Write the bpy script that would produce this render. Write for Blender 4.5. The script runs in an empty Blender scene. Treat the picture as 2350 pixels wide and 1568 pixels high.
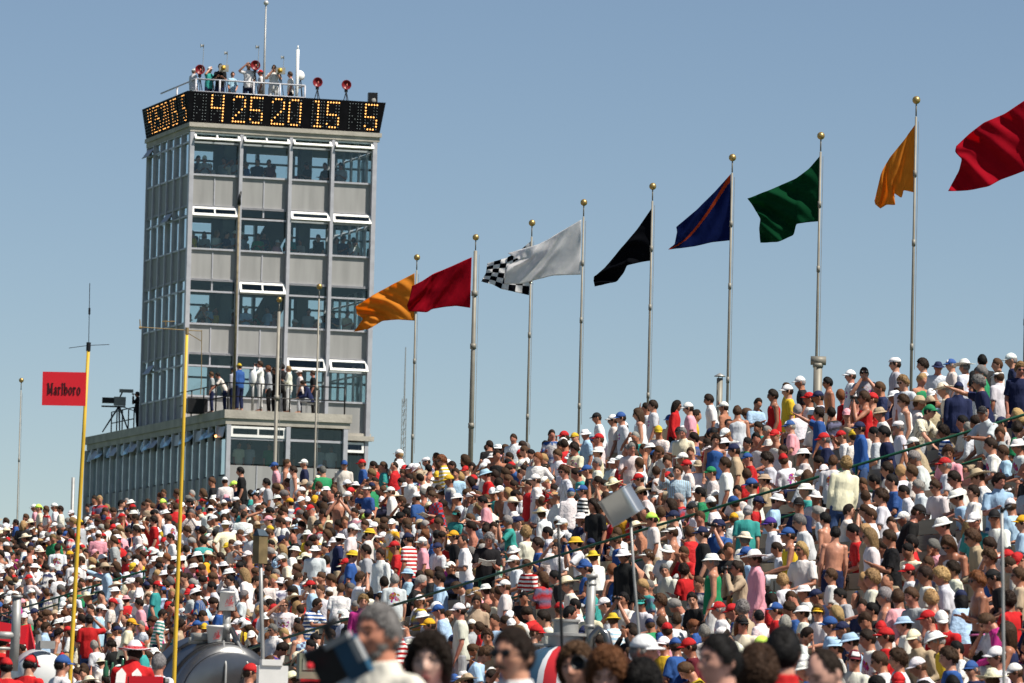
import bpy, math, random, zlib
import numpy as np
from mathutils import Vector, Matrix, noise
random.seed(7)
rnd = random.Random(11)
C = bpy.context.scene.collection
scene = bpy.context.scene
R = math.radians

# ------------------------------------------------------------------ camera geometry (200 mm lens, low viewpoint)
FP, CX, CY = 13000.0, 1175.0, 784.0
PITCH, ROLL = math.atan((1750 - 784) / FP), 0.024
CF = Vector((0, math.cos(PITCH), math.sin(PITCH)))
CR0, CU0 = Vector((1, 0, 0)), Vector((0, -math.sin(PITCH), math.cos(PITCH)))
CXV = CR0 * math.cos(ROLL) + CU0 * math.sin(ROLL)
CYV = CU0 * math.cos(ROLL) - CR0 * math.sin(ROLL)
CAM = Vector((0, 0, 1.2))
def ray(x, y):
    d = CF + CXV * ((x - CX) / FP) + CYV * ((CY - y) / FP)
    return d / d.y
def at(x, y, d): return CAM + ray(x, y) * d
def proj(P):
    q = Vector(P) - CAM
    f = q.dot(CF)
    return CX + FP * q.dot(CXV) / f, CY - FP * q.dot(CYV) / f, f
TH = R(17.8)                       # the stand and the tower run away to the left at this angle
U = Vector((-math.sin(TH), math.cos(TH), 0)); V = Vector((math.cos(TH), math.sin(TH), 0))
def onplane(x, y, P0, n):
    r = ray(x, y)
    return CAM + r * ((P0 - CAM).dot(n) / r.dot(n))

cam = bpy.data.objects.new('camera', bpy.data.cameras.new('camera')); C.objects.link(cam)
cam.matrix_world = Matrix(((CXV.x, CYV.x, -CF.x, CAM.x), (CXV.y, CYV.y, -CF.y, CAM.y), (CXV.z, CYV.z, -CF.z, CAM.z), (0, 0, 0, 1)))
cam.data.sensor_width = 36; cam.data.lens = 36 * FP / 2350
cam.data.clip_start = 0.5; cam.data.clip_end = 6000
cam.data.dof.use_dof = True; cam.data.dof.focus_distance = 105; cam.data.dof.aperture_fstop = 6.3
scene.camera = cam
scene.cycles.diffuse_bounces = 2

# ------------------------------------------------------------------ light
SUN_AZ, SUN_EL = 121.0, 55.0       # degrees clockwise from the view direction, above the horizon
w = bpy.data.worlds.new('World'); scene.world = w; w.use_nodes = True
nt = w.node_tree; bg = nt.nodes['Background']
sky = nt.nodes.new('ShaderNodeTexSky'); sky.sky_type = 'NISHITA'; sky.sun_disc = False
sky.sun_elevation = R(SUN_EL); sky.sun_rotation = R(SUN_AZ)
sky.altitude = 2500; sky.air_density = 1.0; sky.dust_density = 0.35; sky.ozone_density = 0.8
nt.links.new(sky.outputs[0], bg.inputs[0]); bg.inputs[1].default_value = 0.060
sl = bpy.data.lights.new('sun', 'SUN'); sl.energy = 5.0; sl.angle = R(0.5); sl.color = (1.0, 0.94, 0.84)
so = bpy.data.objects.new('sun', sl); C.objects.link(so)
sd = Vector((math.sin(R(SUN_AZ)) * math.cos(R(SUN_EL)), math.cos(R(SUN_AZ)) * math.cos(R(SUN_EL)), math.sin(R(SUN_EL))))
so.rotation_euler = sd.to_track_quat('Z', 'Y').to_euler(); so.location = (60, -20, 90)
vs = scene.view_settings; vs.view_transform = 'Standard'; vs.look = 'None'; vs.exposure = 0.50; vs.gamma = 1.0

# ------------------------------------------------------------------ materials
MATS = {}
def mat(name, col=(.5, .5, .5), rough=.7, metal=0., nscale=0., namt=0., bump=0., bscale=20., objcol=False, spec=.3, stretch=None, attr=None, coat=0.):
    if name in MATS: return MATS[name]
    m = bpy.data.materials.new(name); m.use_nodes = True; MATS[name] = m
    t = m.node_tree; b = t.nodes['Principled BSDF']
    b.inputs['Roughness'].default_value = rough; b.inputs['Metallic'].default_value = metal
    b.inputs['Specular IOR Level'].default_value = spec; b.inputs['Coat Weight'].default_value = coat
    src = None
    if objcol:
        oi = t.nodes.new('ShaderNodeObjectInfo'); src = oi.outputs['Color']
    elif attr:
        an = t.nodes.new('ShaderNodeVertexColor'); an.layer_name = attr; src = an.outputs['Color']
    else:
        b.inputs['Base Color'].default_value = (*col, 1)
    tc = t.nodes.new('ShaderNodeTexCoord')
    co = tc.outputs['Object']
    if stretch:
        mp = t.nodes.new('ShaderNodeMapping'); mp.inputs['Scale'].default_value = stretch
        t.links.new(co, mp.inputs[0]); co = mp.outputs[0]
    if namt:
        n = t.nodes.new('ShaderNodeTexNoise'); n.inputs['Scale'].default_value = nscale; n.inputs['Detail'].default_value = 4
        t.links.new(co, n.inputs['Vector'])
        mr = t.nodes.new('ShaderNodeMapRange'); mr.inputs['From Min'].default_value = .3; mr.inputs['From Max'].default_value = .7
        mr.inputs['To Min'].default_value = 1 - namt; mr.inputs['To Max'].default_value = 1 + namt
        t.links.new(n.outputs[0], mr.inputs['Value'])
        mx = t.nodes.new('ShaderNodeVectorMath'); mx.operation = 'SCALE'
        if src: t.links.new(src, mx.inputs[0])
        else: mx.inputs[0].default_value = col
        t.links.new(mr.outputs[0], mx.inputs['Scale']); src = mx.outputs[0]
    if src: t.links.new(src, b.inputs['Base Color'])
    if bump:
        n2 = t.nodes.new('ShaderNodeTexNoise'); n2.inputs['Scale'].default_value = bscale; n2.inputs['Detail'].default_value = 3
        t.links.new(co, n2.inputs['Vector'])
        bp = t.nodes.new('ShaderNodeBump'); bp.inputs['Distance'].default_value = bump; bp.inputs['Strength'].default_value = 1
        t.links.new(n2.outputs[0], bp.inputs['Height']); t.links.new(bp.outputs[0], b.inputs['Normal'])
    return m
def pattern_mat(name, axis, scale, other, duty=.5, check=False):
    """cloth whose colour is the object's own colour crossed by bands of another"""
    m = mat(name, objcol=True, rough=.85, bump=.02, bscale=14, spec=.15)
    t = m.node_tree; b = t.nodes['Principled BSDF']
    oi = [n for n in t.nodes if n.type == 'OBJECT_INFO'][0]; tc = [n for n in t.nodes if n.type == 'TEX_COORD'][0]
    sx = t.nodes.new('ShaderNodeSeparateXYZ'); t.links.new(tc.outputs['Object'], sx.inputs[0])
    def band(ax):
        m1 = t.nodes.new('ShaderNodeMath'); m1.operation = 'MULTIPLY'; m1.inputs[1].default_value = scale
        t.links.new(sx.outputs[ax], m1.inputs[0])
        m2 = t.nodes.new('ShaderNodeMath'); m2.operation = 'FRACT'; t.links.new(m1.outputs[0], m2.inputs[0])
        m3 = t.nodes.new('ShaderNodeMath'); m3.operation = 'GREATER_THAN'; m3.inputs[1].default_value = duty
        t.links.new(m2.outputs[0], m3.inputs[0]); return m3.outputs[0]
    f = band(axis)
    if check:
        g = band('X'); x = t.nodes.new('ShaderNodeMath'); x.operation = 'SUBTRACT'; t.links.new(f, x.inputs[0]); t.links.new(g, x.inputs[1])
        a = t.nodes.new('ShaderNodeMath'); a.operation = 'ABSOLUTE'; t.links.new(x.outputs[0], a.inputs[0]); f = a.outputs[0]
    mx = t.nodes.new('ShaderNodeMix'); mx.data_type = 'RGBA'
    t.links.new(f, mx.inputs['Factor']); t.links.new(oi.outputs['Color'], mx.inputs[6]); mx.inputs[7].default_value = (*other, 1)
    t.links.new(mx.outputs[2], b.inputs['Base Color'])
    return m
M_SKIN = mat('skin', objcol=True, rough=.42, nscale=14, namt=.2, spec=.4, bump=.008, bscale=9)
M_CLOTH = mat('cloth', objcol=True, rough=.85, nscale=7, namt=.07, bump=.03, bscale=8, spec=.15, stretch=(1, 1, .4))
M_HAT = mat('hat_cloth', objcol=True, rough=.8, nscale=30, namt=.05, bump=.004, bscale=30, spec=.2)
M_HAIR = mat('hair', objcol=True, rough=.55, nscale=85, namt=.5, bump=.010, bscale=120, spec=.18, stretch=(1, 1, .45))
M_HSTRIPE = pattern_mat('cloth_striped', 'Z', 13, (.78, .77, .75), .5)
M_VSTRIPE = pattern_mat('cloth_pinstriped', 'X', 28, (.30, .28, .22), .72)
M_PLAID = pattern_mat('cloth_plaid', 'Z', 9, (.10, .11, .20), .55, check=True)
def print_mat(name, zc):
    m = mat(name, objcol=True, rough=.85, bump=.02, bscale=8, spec=.15); t = m.node_tree; b = t.nodes['Principled BSDF']
    oi = [n for n in t.nodes if n.type == 'OBJECT_INFO'][0]; tc = [n for n in t.nodes if n.type == 'TEX_COORD'][0]
    vo = t.nodes.new('ShaderNodeTexVoronoi'); vo.inputs['Scale'].default_value = 26; t.links.new(tc.outputs['Object'], vo.inputs['Vector'])
    mp = t.nodes.new('ShaderNodeMapping'); mp.inputs['Location'].default_value = (0, 0, -zc * 9); mp.inputs['Scale'].default_value = (9, 0, 9)
    t.links.new(tc.outputs['Object'], mp.inputs[0]); ln = t.nodes.new('ShaderNodeVectorMath'); ln.operation = 'LENGTH'; t.links.new(mp.outputs[0], ln.inputs[0])
    lt = t.nodes.new('ShaderNodeMath'); lt.operation = 'LESS_THAN'; lt.inputs[1].default_value = 1.0; t.links.new(ln.outputs['Value'], lt.inputs[0])
    sx = t.nodes.new('ShaderNodeSeparateColor'); t.links.new(vo.outputs['Color'], sx.inputs[0]); gt = t.nodes.new('ShaderNodeMath'); gt.operation = 'GREATER_THAN'; gt.inputs[1].default_value = .45; t.links.new(sx.outputs[0], gt.inputs[0])
    ml = t.nodes.new('ShaderNodeMath'); ml.operation = 'MULTIPLY'; t.links.new(lt.outputs[0], ml.inputs[0]); t.links.new(gt.outputs[0], ml.inputs[1])
    hs = t.nodes.new('ShaderNodeVectorMath'); hs.operation = 'MULTIPLY'; hs.inputs[1].default_value = (.45, .22, .35); t.links.new(vo.outputs['Color'], hs.inputs[0])
    mx = t.nodes.new('ShaderNodeMix'); mx.data_type = 'RGBA'; t.links.new(ml.outputs[0], mx.inputs['Factor']); t.links.new(oi.outputs['Color'], mx.inputs[6]); t.links.new(hs.outputs[0], mx.inputs[7])
    t.links.new(mx.outputs[2], b.inputs['Base Color']); return m
M_PRINT = {1: print_mat('cloth_printed_seated', .84), 0: print_mat('cloth_printed_standing', 1.25)}
M_CHECK = pattern_mat('cloth_checked', 'Z', 17, (.012, .012, .014), .5, check=True)
M_CROWD = mat('crowd_mixed', attr='col', rough=.75, nscale=26, namt=.10, bump=.015, bscale=22, spec=.2)
M_BLACK = mat('black_plastic', (.012, .012, .013), .4, nscale=9, namt=.2)
M_STEEL = mat('galvanised_steel', (.33, .33, .32), .5, .35, 6, .16)
M_POLE = mat('weathered_aluminium_pole', (.235, .22, .185), .55, .2, 3, .16)
M_GILT = mat('gilt_ball', (.42, .29, .11), .38, .7, 9, .15)
M_GREEN = mat('green_rail_paint', (.012, .075, .042), .4, 0, 9, .2)
M_CONC = mat('concrete', (.27, .255, .23), .9, 0, 2.2, .16, .02, 30)
M_WOOD = mat('weathered_bench_wood', (.27, .235, .185), .85, 0, 3, .25, .01, 20, stretch=(1, .1, 1))
M_YELLOW = mat('yellow_pole_paint', (.62, .40, .035), .45, 0, 1.2, .22)

# ------------------------------------------------------------------ mesh helpers
class MB:
    def __init__(s): s.v = []; s.f = []
    def add(s, vs, fs):
        o = len(s.v); s.v += [tuple(p) for p in vs]; s.f += [tuple(i + o for i in f) for f in fs]; return s
    def box(s, c, d, rot=None):
        x, y, z = d[0] / 2, d[1] / 2, d[2] / 2
        vs = [Vector((i * x, j * y, k * z)) for k in (-1, 1) for j in (-1, 1) for i in (-1, 1)]
        if rot is not None: vs = [rot @ p for p in vs]
        c = Vector(c)
        return s.add([p + c for p in vs], [(0, 2, 3, 1), (4, 5, 7, 6), (0, 1, 5, 4), (2, 6, 7, 3), (0, 4, 6, 2), (1, 3, 7, 5)])
    def span(s, a, b): # box between two corners
        return s.box([(a[i] + b[i]) / 2 for i in range(3)], [abs(a[i] - b[i]) for i in range(3)])
    def tube(s, pts, rad, n=8, ref=None, cap=True):
        pts = [Vector(p) for p in pts]
        if not isinstance(rad, (list, tuple)): rad = [rad] * len(pts)
        ref = Vector(ref) if ref else None
        rings = []
        side = None
        for i, p in enumerate(pts):
            t = (pts[min(i + 1, len(pts) - 1)] - pts[max(i - 1, 0)]).normalized()
            r0 = side if side is not None else (ref if ref else (Vector((1, 0, 0)) if abs(t.x) < .8 else Vector((0, 1, 0))))
            if ref: r0 = ref
            side = (r0 - t * r0.dot(t)).normalized(); up = t.cross(side)
            r = rad[i]; rx, ry = r if isinstance(r, tuple) else (r, r)
            rings.append([p + side * (rx * math.cos(2 * math.pi * k / n)) + up * (ry * math.sin(2 * math.pi * k / n)) for k in range(n)])
        vs = [q for rg in rings for q in rg]; fs = []
        for i in range(len(pts) - 1):
            for k in range(n):
                fs.append((i * n + k, i * n + (k + 1) % n, (i + 1) * n + (k + 1) % n, (i + 1) * n + k))
        if cap:
            fs.append(tuple(range(n - 1, -1, -1))); fs.append(tuple((len(pts) - 1) * n + k for k in range(n)))
        return s.add(vs, fs)
    def ball(s, c, r, nu=14, nv=9, M=None):
        c = Vector(c); r = r if isinstance(r, tuple) else (r, r, r)
        vs = [Vector((0, 0, r[2]))]
        for j in range(1, nv):
            a = math.pi * j / nv
            for i in range(nu):
                b = 2 * math.pi * i / nu
                vs.append(Vector((r[0] * math.sin(a) * math.cos(b), r[1] * math.sin(a) * math.sin(b), r[2] * math.cos(a))))
        vs.append(Vector((0, 0, -r[2])))
        fs = [(0, 1 + i, 1 + (i + 1) % nu) for i in range(nu)]
        for j in range(nv - 2):
            for i in range(nu):
                a = 1 + j * nu
                fs.append((a + i, a + nu + i, a + nu + (i + 1) % nu, a + (i + 1) % nu))
        L = len(vs) - 1; a = 1 + (nv - 2) * nu
        fs += [(L, a + (i + 1) % nu, a + i) for i in range(nu)]
        if M is not None: vs = [M @ p for p in vs]
        return s.add([p + c for p in vs], fs)
    def lathe(s, prof, n=20, c=(0, 0, 0), M=None, squash=1.0):
        c = Vector(c); vs = []; fs = []
        for r, z in prof:
            for k in range(n):
                a = 2 * math.pi * k / n
                vs.append(Vector((r * math.cos(a), r * math.sin(a) * squash, z)))
        for i in range(len(prof) - 1):
            for k in range(n):
                fs.append((i * n + k, i * n + (k + 1) % n, (i + 1) * n + (k + 1) % n, (i + 1) * n + k))
        fs.append(tuple(range(n - 1, -1, -1))); fs.append(tuple((len(prof) - 1) * n + k for k in range(n)))
        if M is not None: vs = [M @ p for p in vs]
        return s.add([p + c for p in vs], fs)
    def mesh(s, name, smooth=False):
        me = bpy.data.meshes.new(name); me.from_pydata(s.v, [], s.f); me.validate(); me.update()
        if smooth: me.polygons.foreach_set('use_smooth', [True] * len(me.polygons))
        return me
    def build(s, name, m, parent=None, smooth=False, off=None):
        if off is not None:
            o = Vector(off); s.v = [tuple(Vector(p) - o) for p in s.v]
        me = s.mesh(name, smooth); me.materials.append(m)
        ob = bpy.data.objects.new(name, me); C.objects.link(ob)
        if parent: ob.parent = parent
        elif off is not None: ob.location = off
        return ob
def tag(o, label=None, cat=None, group=None, kind=None):
    if label: o['label'] = label
    if cat: o['category'] = cat
    if group: o['group'] = group
    if kind: o['kind'] = kind
    return o
def empty(name, loc, rz=0):
    o = bpy.data.objects.new(name, None); C.objects.link(o); o.location = loc; o.rotation_euler.z = rz; o.empty_display_size = .2
    return o
# ------------------------------------------------------------------ people: mesh library
def smooth01(x): x = max(0., min(1., x)); return x * x * (3 - 2 * x)
def head_point(d, face=1.0):
    x, y, z = d
    jaw = 1 - .30 * smooth01(-z * 1.15) if z < 0 else 1 - .05 * z
    p = Vector((x * .0755 * jaw, y * .098 * (1 - (.26 * smooth01(-z * 1.4) if y > 0 and z < 0 else 0)), z * .120))
    if y < 0:
        g = math.exp; ax = abs(p.x); f = smooth01((-y - .15) / .35) * face
        n = 0.
        if -.045 < p.z < .035:
            t = (.03 - p.z) / .062
            n += .027 * smooth01(t) * smooth01((p.z + .045) / .014) * g(-(p.x / (.008 + .007 * max(0, t))) ** 2)
        n -= .011 * g(-((ax - .031) / .015) ** 2 - ((p.z - .012) / .012) ** 2)
        n += .004 * g(-((ax - .031) / .010) ** 2 - ((p.z - .011) / .006) ** 2)
        n += .005 * g(-((p.z - .033) / .010) ** 2 - (p.x / .05) ** 2)
        n += .006 * g(-(p.x / .024) ** 2) * (g(-((p.z + .060) / .006) ** 2) + g(-((p.z + .074) / .007) ** 2))
        n -= .004 * g(-(p.x / .026) ** 2 - ((p.z + .067) / .003) ** 2)
        n += .010 * g(-(p.x / .024) ** 2 - ((p.z + .100) / .016) ** 2)
        n += .004 * g(-((ax - .048) / .018) ** 2 - ((p.z + .02) / .02) ** 2)
        p.y -= n * f
    return p
def sphere_dirs(nu, nv):
    out = [(0, 0, 1)]
    for j in range(1, nv):
        a = math.pi * j / nv
        for i in range(nu):
            b = 2 * math.pi * i / nu
            out.append((math.sin(a) * math.sin(b), -math.sin(a) * math.cos(b), math.cos(a)))
    out.append((0, 0, -1)); return out
def sphere_faces(nu, nv):
    fs = [(0, 1 + i, 1 + (i + 1) % nu) for i in range(nu)]
    for j in range(nv - 2):
        for i in range(nu):
            a = 1 + j * nu
            fs.append((a + i, a + nu + i, a + nu + (i + 1) % nu, a + (i + 1) % nu))
    L = 1 + (nv - 1) * nu; a = 1 + (nv - 2) * nu
    return fs + [(L, a + (i + 1) % nu, a + i) for i in range(nu)]
def add_head(mb, M, nu=40, nv=32):
    mb.add([M @ head_point(d) for d in sphere_dirs(nu, nv)], sphere_faces(nu, nv))
    for s in (-1, 1):
        mb.ball(M @ Vector((s * .077, .012, -.004)), (.011, .020, .031), 10, 7, M.to_3x3() @ Matrix.Rotation(s * -.35, 3, 'Z'))

# pose: sit, lean(deg), head yaw, head pitch(+down), arm left / right as (elbow, wrist) offsets from the shoulder, x outward
ARM = {
 'down': ((.035, .02, -.28), (.030, -.07, -.52)), 'lap': ((.06, -.05, -.27), (-.08, -.28, -.33)),
 'binoc': ((.10, -.20, -.17), (-.13, -.20, .15)), 'shade': ((.16, -.17, .03), (-.07, -.15, .25)),
 'cross': ((.06, -.06, -.27), (-.22, -.21, -.20)), 'hips': ((.19, .06, -.23), (.02, -.03, -.44)),
 'rail': ((.08, -.17, -.24), (.10, -.36, -.40)), 'fore': ((.06, -.20, -.22), (-.14, -.40, -.20)), 'hold': ((.05, -.07, -.27), (-.06, -.28, -.18)),
 'point': ((.10, -.22, .09), (.08, -.44, .20)), 'chin': ((.03, -.20, -.22), (-.12, -.18, .04)), 'wave': ((.22, -.05, .14), (.16, -.08, .38)),
}
POSE = {
 'sl0': (1, 4, 0, 2, 'lap', 'lap'), 'sl1': (1, 6, 42, 4, 'lap', 'hold'), 'sl2': (1, 4, -42, 0, 'hold', 'lap'), 'sd': (1, 22, 8, 32, 'lap', 'lap'),
 'sb': (1, 5, 0, -3, 'binoc', 'binoc'), 'se': (1, 3, 10, -4, 'lap', 'shade'), 'sx': (1, 2, 15, 2, 'cross', 'cross'), 'sc': (1, 16, -20, 6, 'lap', 'chin'),
 'td': (0, 2, 0, 3, 'down', 'down'), 'td2': (0, 3, 35, 6, 'down', 'hold'), 'tx': (0, 1, 14, 2, 'cross', 'cross'), 'tb': (0, 2, 0, -3, 'binoc', 'binoc'),
 'th': (0, 1, -28, 0, 'hips', 'down'), 'te': (0, 2, 8, -3, 'down', 'shade'), 'tr': (0, 27, 12, -8, 'rail', 'rail'), 'tf': (0, 5, -8, 14, 'hold', 'hold'),
 'tp': (0, 3, -12, 0, 'down', 'point'), 'tl': (0, 24, 20, -6, 'fore', 'fore'), 'fg': (0, 2, 0, 0, 'down', 'down'), 'fgd': (0, 6, 0, 22, 'down', 'down'), 'tw': (0, 2, 0, -6, 'down', 'wave'),
}
def pose_data(name):
    sit, lean, hy, hp, la, ra = POSE[name]
    hip = .52 if sit else .93
    a = R(lean)
    sp = lambda h: Vector((0, -max(h, -.02) * math.sin(a), hip + (h if h < 0 else h * math.cos(a))))
    Hc = sp(.672) + Vector((0, -.015 - .05 * math.sin(R(max(hp, 0))), 0))
    HM = Matrix.Translation(Hc) @ Matrix.Rotation(R(hy), 4, 'Z') @ Matrix.Rotation(R(hp + lean * .35), 4, 'X')
    arms = []
    for s, k in ((1, la), (-1, ra)):
        sh = sp(.45) + Vector((s * .166, 0, 0)); e, wv = ARM[k]
        arms.append((s, sh, sh + Vector((s * e[0], e[1], e[2])), sh + Vector((s * wv[0], wv[1], wv[2]))))
    legs = []
    for s in (1, -1):
        if sit: legs.append((s, Vector((s * .09, -.02, hip - .01)), Vector((s * .12, -.45, .50)), Vector((s * .12, -.43, .09)), Vector((s * .13, -.60, .035))))
        else: legs.append((s, Vector((s * .09, 0, hip - .03)), Vector((s * .105, -.012, .50)), Vector((s * .11, .025, .09)), Vector((s * .125, -.15, .035))))
    return sit, sp, Hc, HM, arms, legs
RINGS = [(-.13, .08, .08), (-.06, .150, .115), (.02, .156, .118), (.12, .138, .104), (.25, .147, .108), (.36, .163, .115), (.43, .168, .102), (.475, .148, .085), (.51, .098, .070), (.545, .066, .062), (.63, .058, .060)]
def hand(mb, wr, d, s, curl=.5):
    d = d.normalized(); side = Vector((-s, 0, 0)); side = (side - d * side.dot(d)).normalized(); nrm = d.cross(side)
    mb.tube([wr - d * .01, wr + d * .04, wr + d * .09], [(.026, .016), (.040, .016), (.038, .012)], 10, side)
    for i, L in enumerate((.062, .075, .070, .052)):
        b = wr + d * .085 + side * (.030 - .020 * i)
        m = b + d * (L * .5) + nrm * (L * .12 * curl); e = m + d * (L * .38) + nrm * (L * .4 * curl)
        mb.tube([b, m, e], [.0095, .009, .0075], 6)
    t0 = wr + d * .025 + side * .034
    mb.tube([t0, t0 + side * .022 + d * .028, t0 + side * .026 + d * .060], [.012, .011, .008], 6)
def make_body(pose, headres=(40, 32)):
    sit, sp, Hc, HM, arms, legs = pose_data(pose); mb = MB()
    mb.tube([sp(h) for h, _, _ in RINGS], [(a, b) for _, a, b in RINGS], 18, (1, 0, 0))
    mb.tube([sp(.52), HM @ Vector((0, .018, -.06))], [.064, .058], 14)
    add_head(mb, HM, *headres)
    for s, sh, e, wr in arms:
        mb.ball(sh, (.056, .060, .058)); mb.tube([sp(.47), sh], [.058, .054], 10)
        mb.tube([sh, sh.lerp(e, .5), e, e.lerp(wr, .35), wr], [.052, .046, .040, .041, .026], 10)
        hand(mb, wr, wr - e, s)
    for s, h, k, an, toe in legs:
        mb.tube([h, h.lerp(k, .5), k, k.lerp(an, .35), an], [.086, .076, .058, .060, .040], 10, (1, 0, 0))
        mb.tube([an + Vector((0, .05, -.045)), an + Vector((0, -.02, -.03)), toe], [(.036, .04), (.04, .045), (.036, .024)], 8, (1, 0, 0))
    return mb
def make_shirt(pose, kind):
    sit, sp, Hc, HM, arms, legs = pose_data(pose); mb = MB(); g = .012
    hs = [-.10, -.03, .06, .14, .25, .36, .43, .478, .512, .532]
    rr = {h: (a, b) for h, a, b in RINGS}
    def rad(h):
        for i in range(len(RINGS) - 1):
            if RINGS[i][0] <= h <= RINGS[i + 1][0]:
                t = (h - RINGS[i][0]) / (RINGS[i + 1][0] - RINGS[i][0])
                return tuple(RINGS[i][j] * (1 - t) + RINGS[i + 1][j] * t for j in (1, 2))
    if kind == 'tank': hs = hs[:-2]
    rads = []
    for h in hs:
        a, b = rad(max(h, -.06)); k = g + (.012 if h < .2 else 0)
        if .05 < h < .2: a = max(a, .150); b = max(b, .112)
        rads.append((a + k, b + k))
    if kind == 'tank': rads[-1] = (rads[-1][0] * .62, rads[-1][1])
    mb.tube([sp(h) for h in hs], rads, 18, (1, 0, 0))
    if kind != 'tank':
        for s, sh, e, wr in arms:
            mb.ball(sh, .068); mb.tube([sp(.46), sh], [.070, .066], 10)
            if kind in ('tee', 'polo'): mb.tube([sh, sh.lerp(e, .45), sh.lerp(e, .80)], [.066, .064, .068], 10)
            else: mb.tube([sh, sh.lerp(e, .5), e, e.lerp(wr, .5), e.lerp(wr, .95)], [.066, .061, .055, .050, .041], 10)
    if kind in ('polo', 'long'): mb.tube([sp(.49), sp(.525), sp(.572)], [(.112, .085), (.088, .078), (.080, .074)], 16, (1, 0, 0))
    return mb
def make_bottom(pose, kind):
    sit, sp, Hc, HM, arms, legs = pose_data(pose); mb = MB()
    mb.tube([sp(-.15), sp(-.06), sp(.03), sp(.07)], [(.125, .12), (.166, .130), (.172, .133), (.160, .124)], 16, (1, 0, 0))
    for s, h, k, an, toe in legs:
        if kind == 'shorts': mb.tube([h, h.lerp(k, .5), h.lerp(k, .9)], [.100, .092, .086], 10, (1, 0, 0))
        else: mb.tube([h, h.lerp(k, .5), k, k.lerp(an, .5), k.lerp(an, .97)], [.100, .088, .074, .070, .065], 10, (1, 0, 0))
    return mb
def hairline(d, kind):
    x, y, z = d; az = abs(math.atan2(x, -y)) / math.pi      # 0 front .. 1 back
    if kind == 'bald': pts = ((0, 1.4), (.30, 1.2), (.42, .18), (.6, -.02), (1, -.62)) 
    elif kind == 'crop': pts = ((0, .66), (.2, .52), (.33, .28), (.42, -.08), (.54, -.18), (.62, -.45), (1, -.72))
    elif kind in ('long', 'pony', 'big', 'underlong'): pts = ((0, .60), (.2, .42), (.36, -.15), (.5, -.55), (1, -.75))
    else: pts = ((0, .50), (.20, .40), (.33, .16), (.42, -.22), (.52, -.20), (.60, -.45), (1, -.78))
    for i in range(len(pts) - 1):
        if pts[i][0] <= az <= pts[i + 1][0]:
            t = (az - pts[i][0]) / (pts[i + 1][0] - pts[i][0]); zl = pts[i][1] * (1 - t) + pts[i + 1][1] * t; break
    return z - zl
HAIR_T = {'short': .015, 'curly': .026, 'long': .022, 'pony': .016, 'bald': .008, 'big': .027, 'under': .012, 'underlong': .016, 'crop': .013}
def make_hair(kind, nu=36, nv=26, tufts=0, seed=0):
    mb = MB(); vs = []; T = HAIR_T[kind]; rg = random.Random(seed)
    for d in sphere_dirs(nu, nv):
        h = hairline(d, kind) + .10 * noise.noise(Vector(d) * 6 + Vector((seed * 2.7, 1, 4))); p = head_point(d, 0); n = Vector(d)
        if h > 0:
            k = smooth01(h / .42)
            nz = noise.noise(Vector(d) * (3.2 if kind in ('curly', 'big') else 2.2) + Vector((seed * 3.1, 0, 0)))
            nz2 = noise.noise(Vector(d) * 8 + Vector((seed, 5, 0)))
            t = T * (.12 + .88 * k) * (1 + .45 * nz + (.35 if kind in ('curly', 'big') else .16) * nz2)
            if kind[:5] == 'under' and d[2] > .12: t *= .25
            if kind == 'short' and d[1] < 0 and d[2] > .5: t *= 1.25
            p = p + n * (t + .002)
            if kind in ('long', 'big', 'underlong') and d[1] > -.35 and d[2] < .25:
                q = smooth01((.25 - d[2]) / .9) * smooth01((d[1] + .35) / .4)
                p.z -= q * (.06 if kind == 'big' else .15); p.y += q * .018; p.x *= 1 + .18 * q
        else: p = p * .90
        vs.append(p)
    mb.add(vs, sphere_faces(nu, nv))
    if kind == 'pony': mb.tube([(0, .095, .045), (0, .145, .03), (0, .155, -.05), (0, .135, -.14)], [.018, .026, .024, .008], 8)
    for i in range(tufts):
        u = rg.uniform(-1, 1); a = rg.uniform(0, 2 * math.pi); q = math.sqrt(1 - u * u); d = (q * math.sin(a), -q * math.cos(a), u)
        h = hairline(d, kind)
        if h < .02: continue
        p = head_point(d, 0) + Vector(d) * (T * .75 * (.3 + .7 * smooth01(h / .28)))
        tg = Vector((rg.uniform(-1, 1), rg.uniform(-1, 1), rg.uniform(-1.3, .4))); tg = (tg - Vector(d) * tg.dot(Vector(d))).normalized()
        L = max(T, .028 if nu > 50 else 0) * rg.uniform(.6, 1.3); r = .003
        if kind in ('curly', 'big'):
            mb.tube([p, p + Vector(d) * L * .35 + tg * L * .2, p + Vector(d) * L * .35 + tg * L * .7, p + tg * L * .8 - Vector(d) * L * .1], [r, r * 1.3, r * 1.2, r * .4], 4, cap=False)
        else: mb.tube([p - tg * L * .5, p + Vector(d) * .005, p + tg * L * .8], [r * .5, r, r * .3], 4, cap=False)
    return mb
def dome(mb, zmin, t, nu=28, nv=20, zs=1.0, flat=0):
    vs = []
    for d in sphere_dirs(nu, nv):
        p = head_point(d, 0)
        if d[2] > zmin:
            p = p + Vector(d) * t; p.z *= zs
            if flat: p.z = min(p.z, flat)
        else: p = p * .88
        vs.append(p)
    mb.add(vs, sphere_faces(nu, nv))
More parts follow.
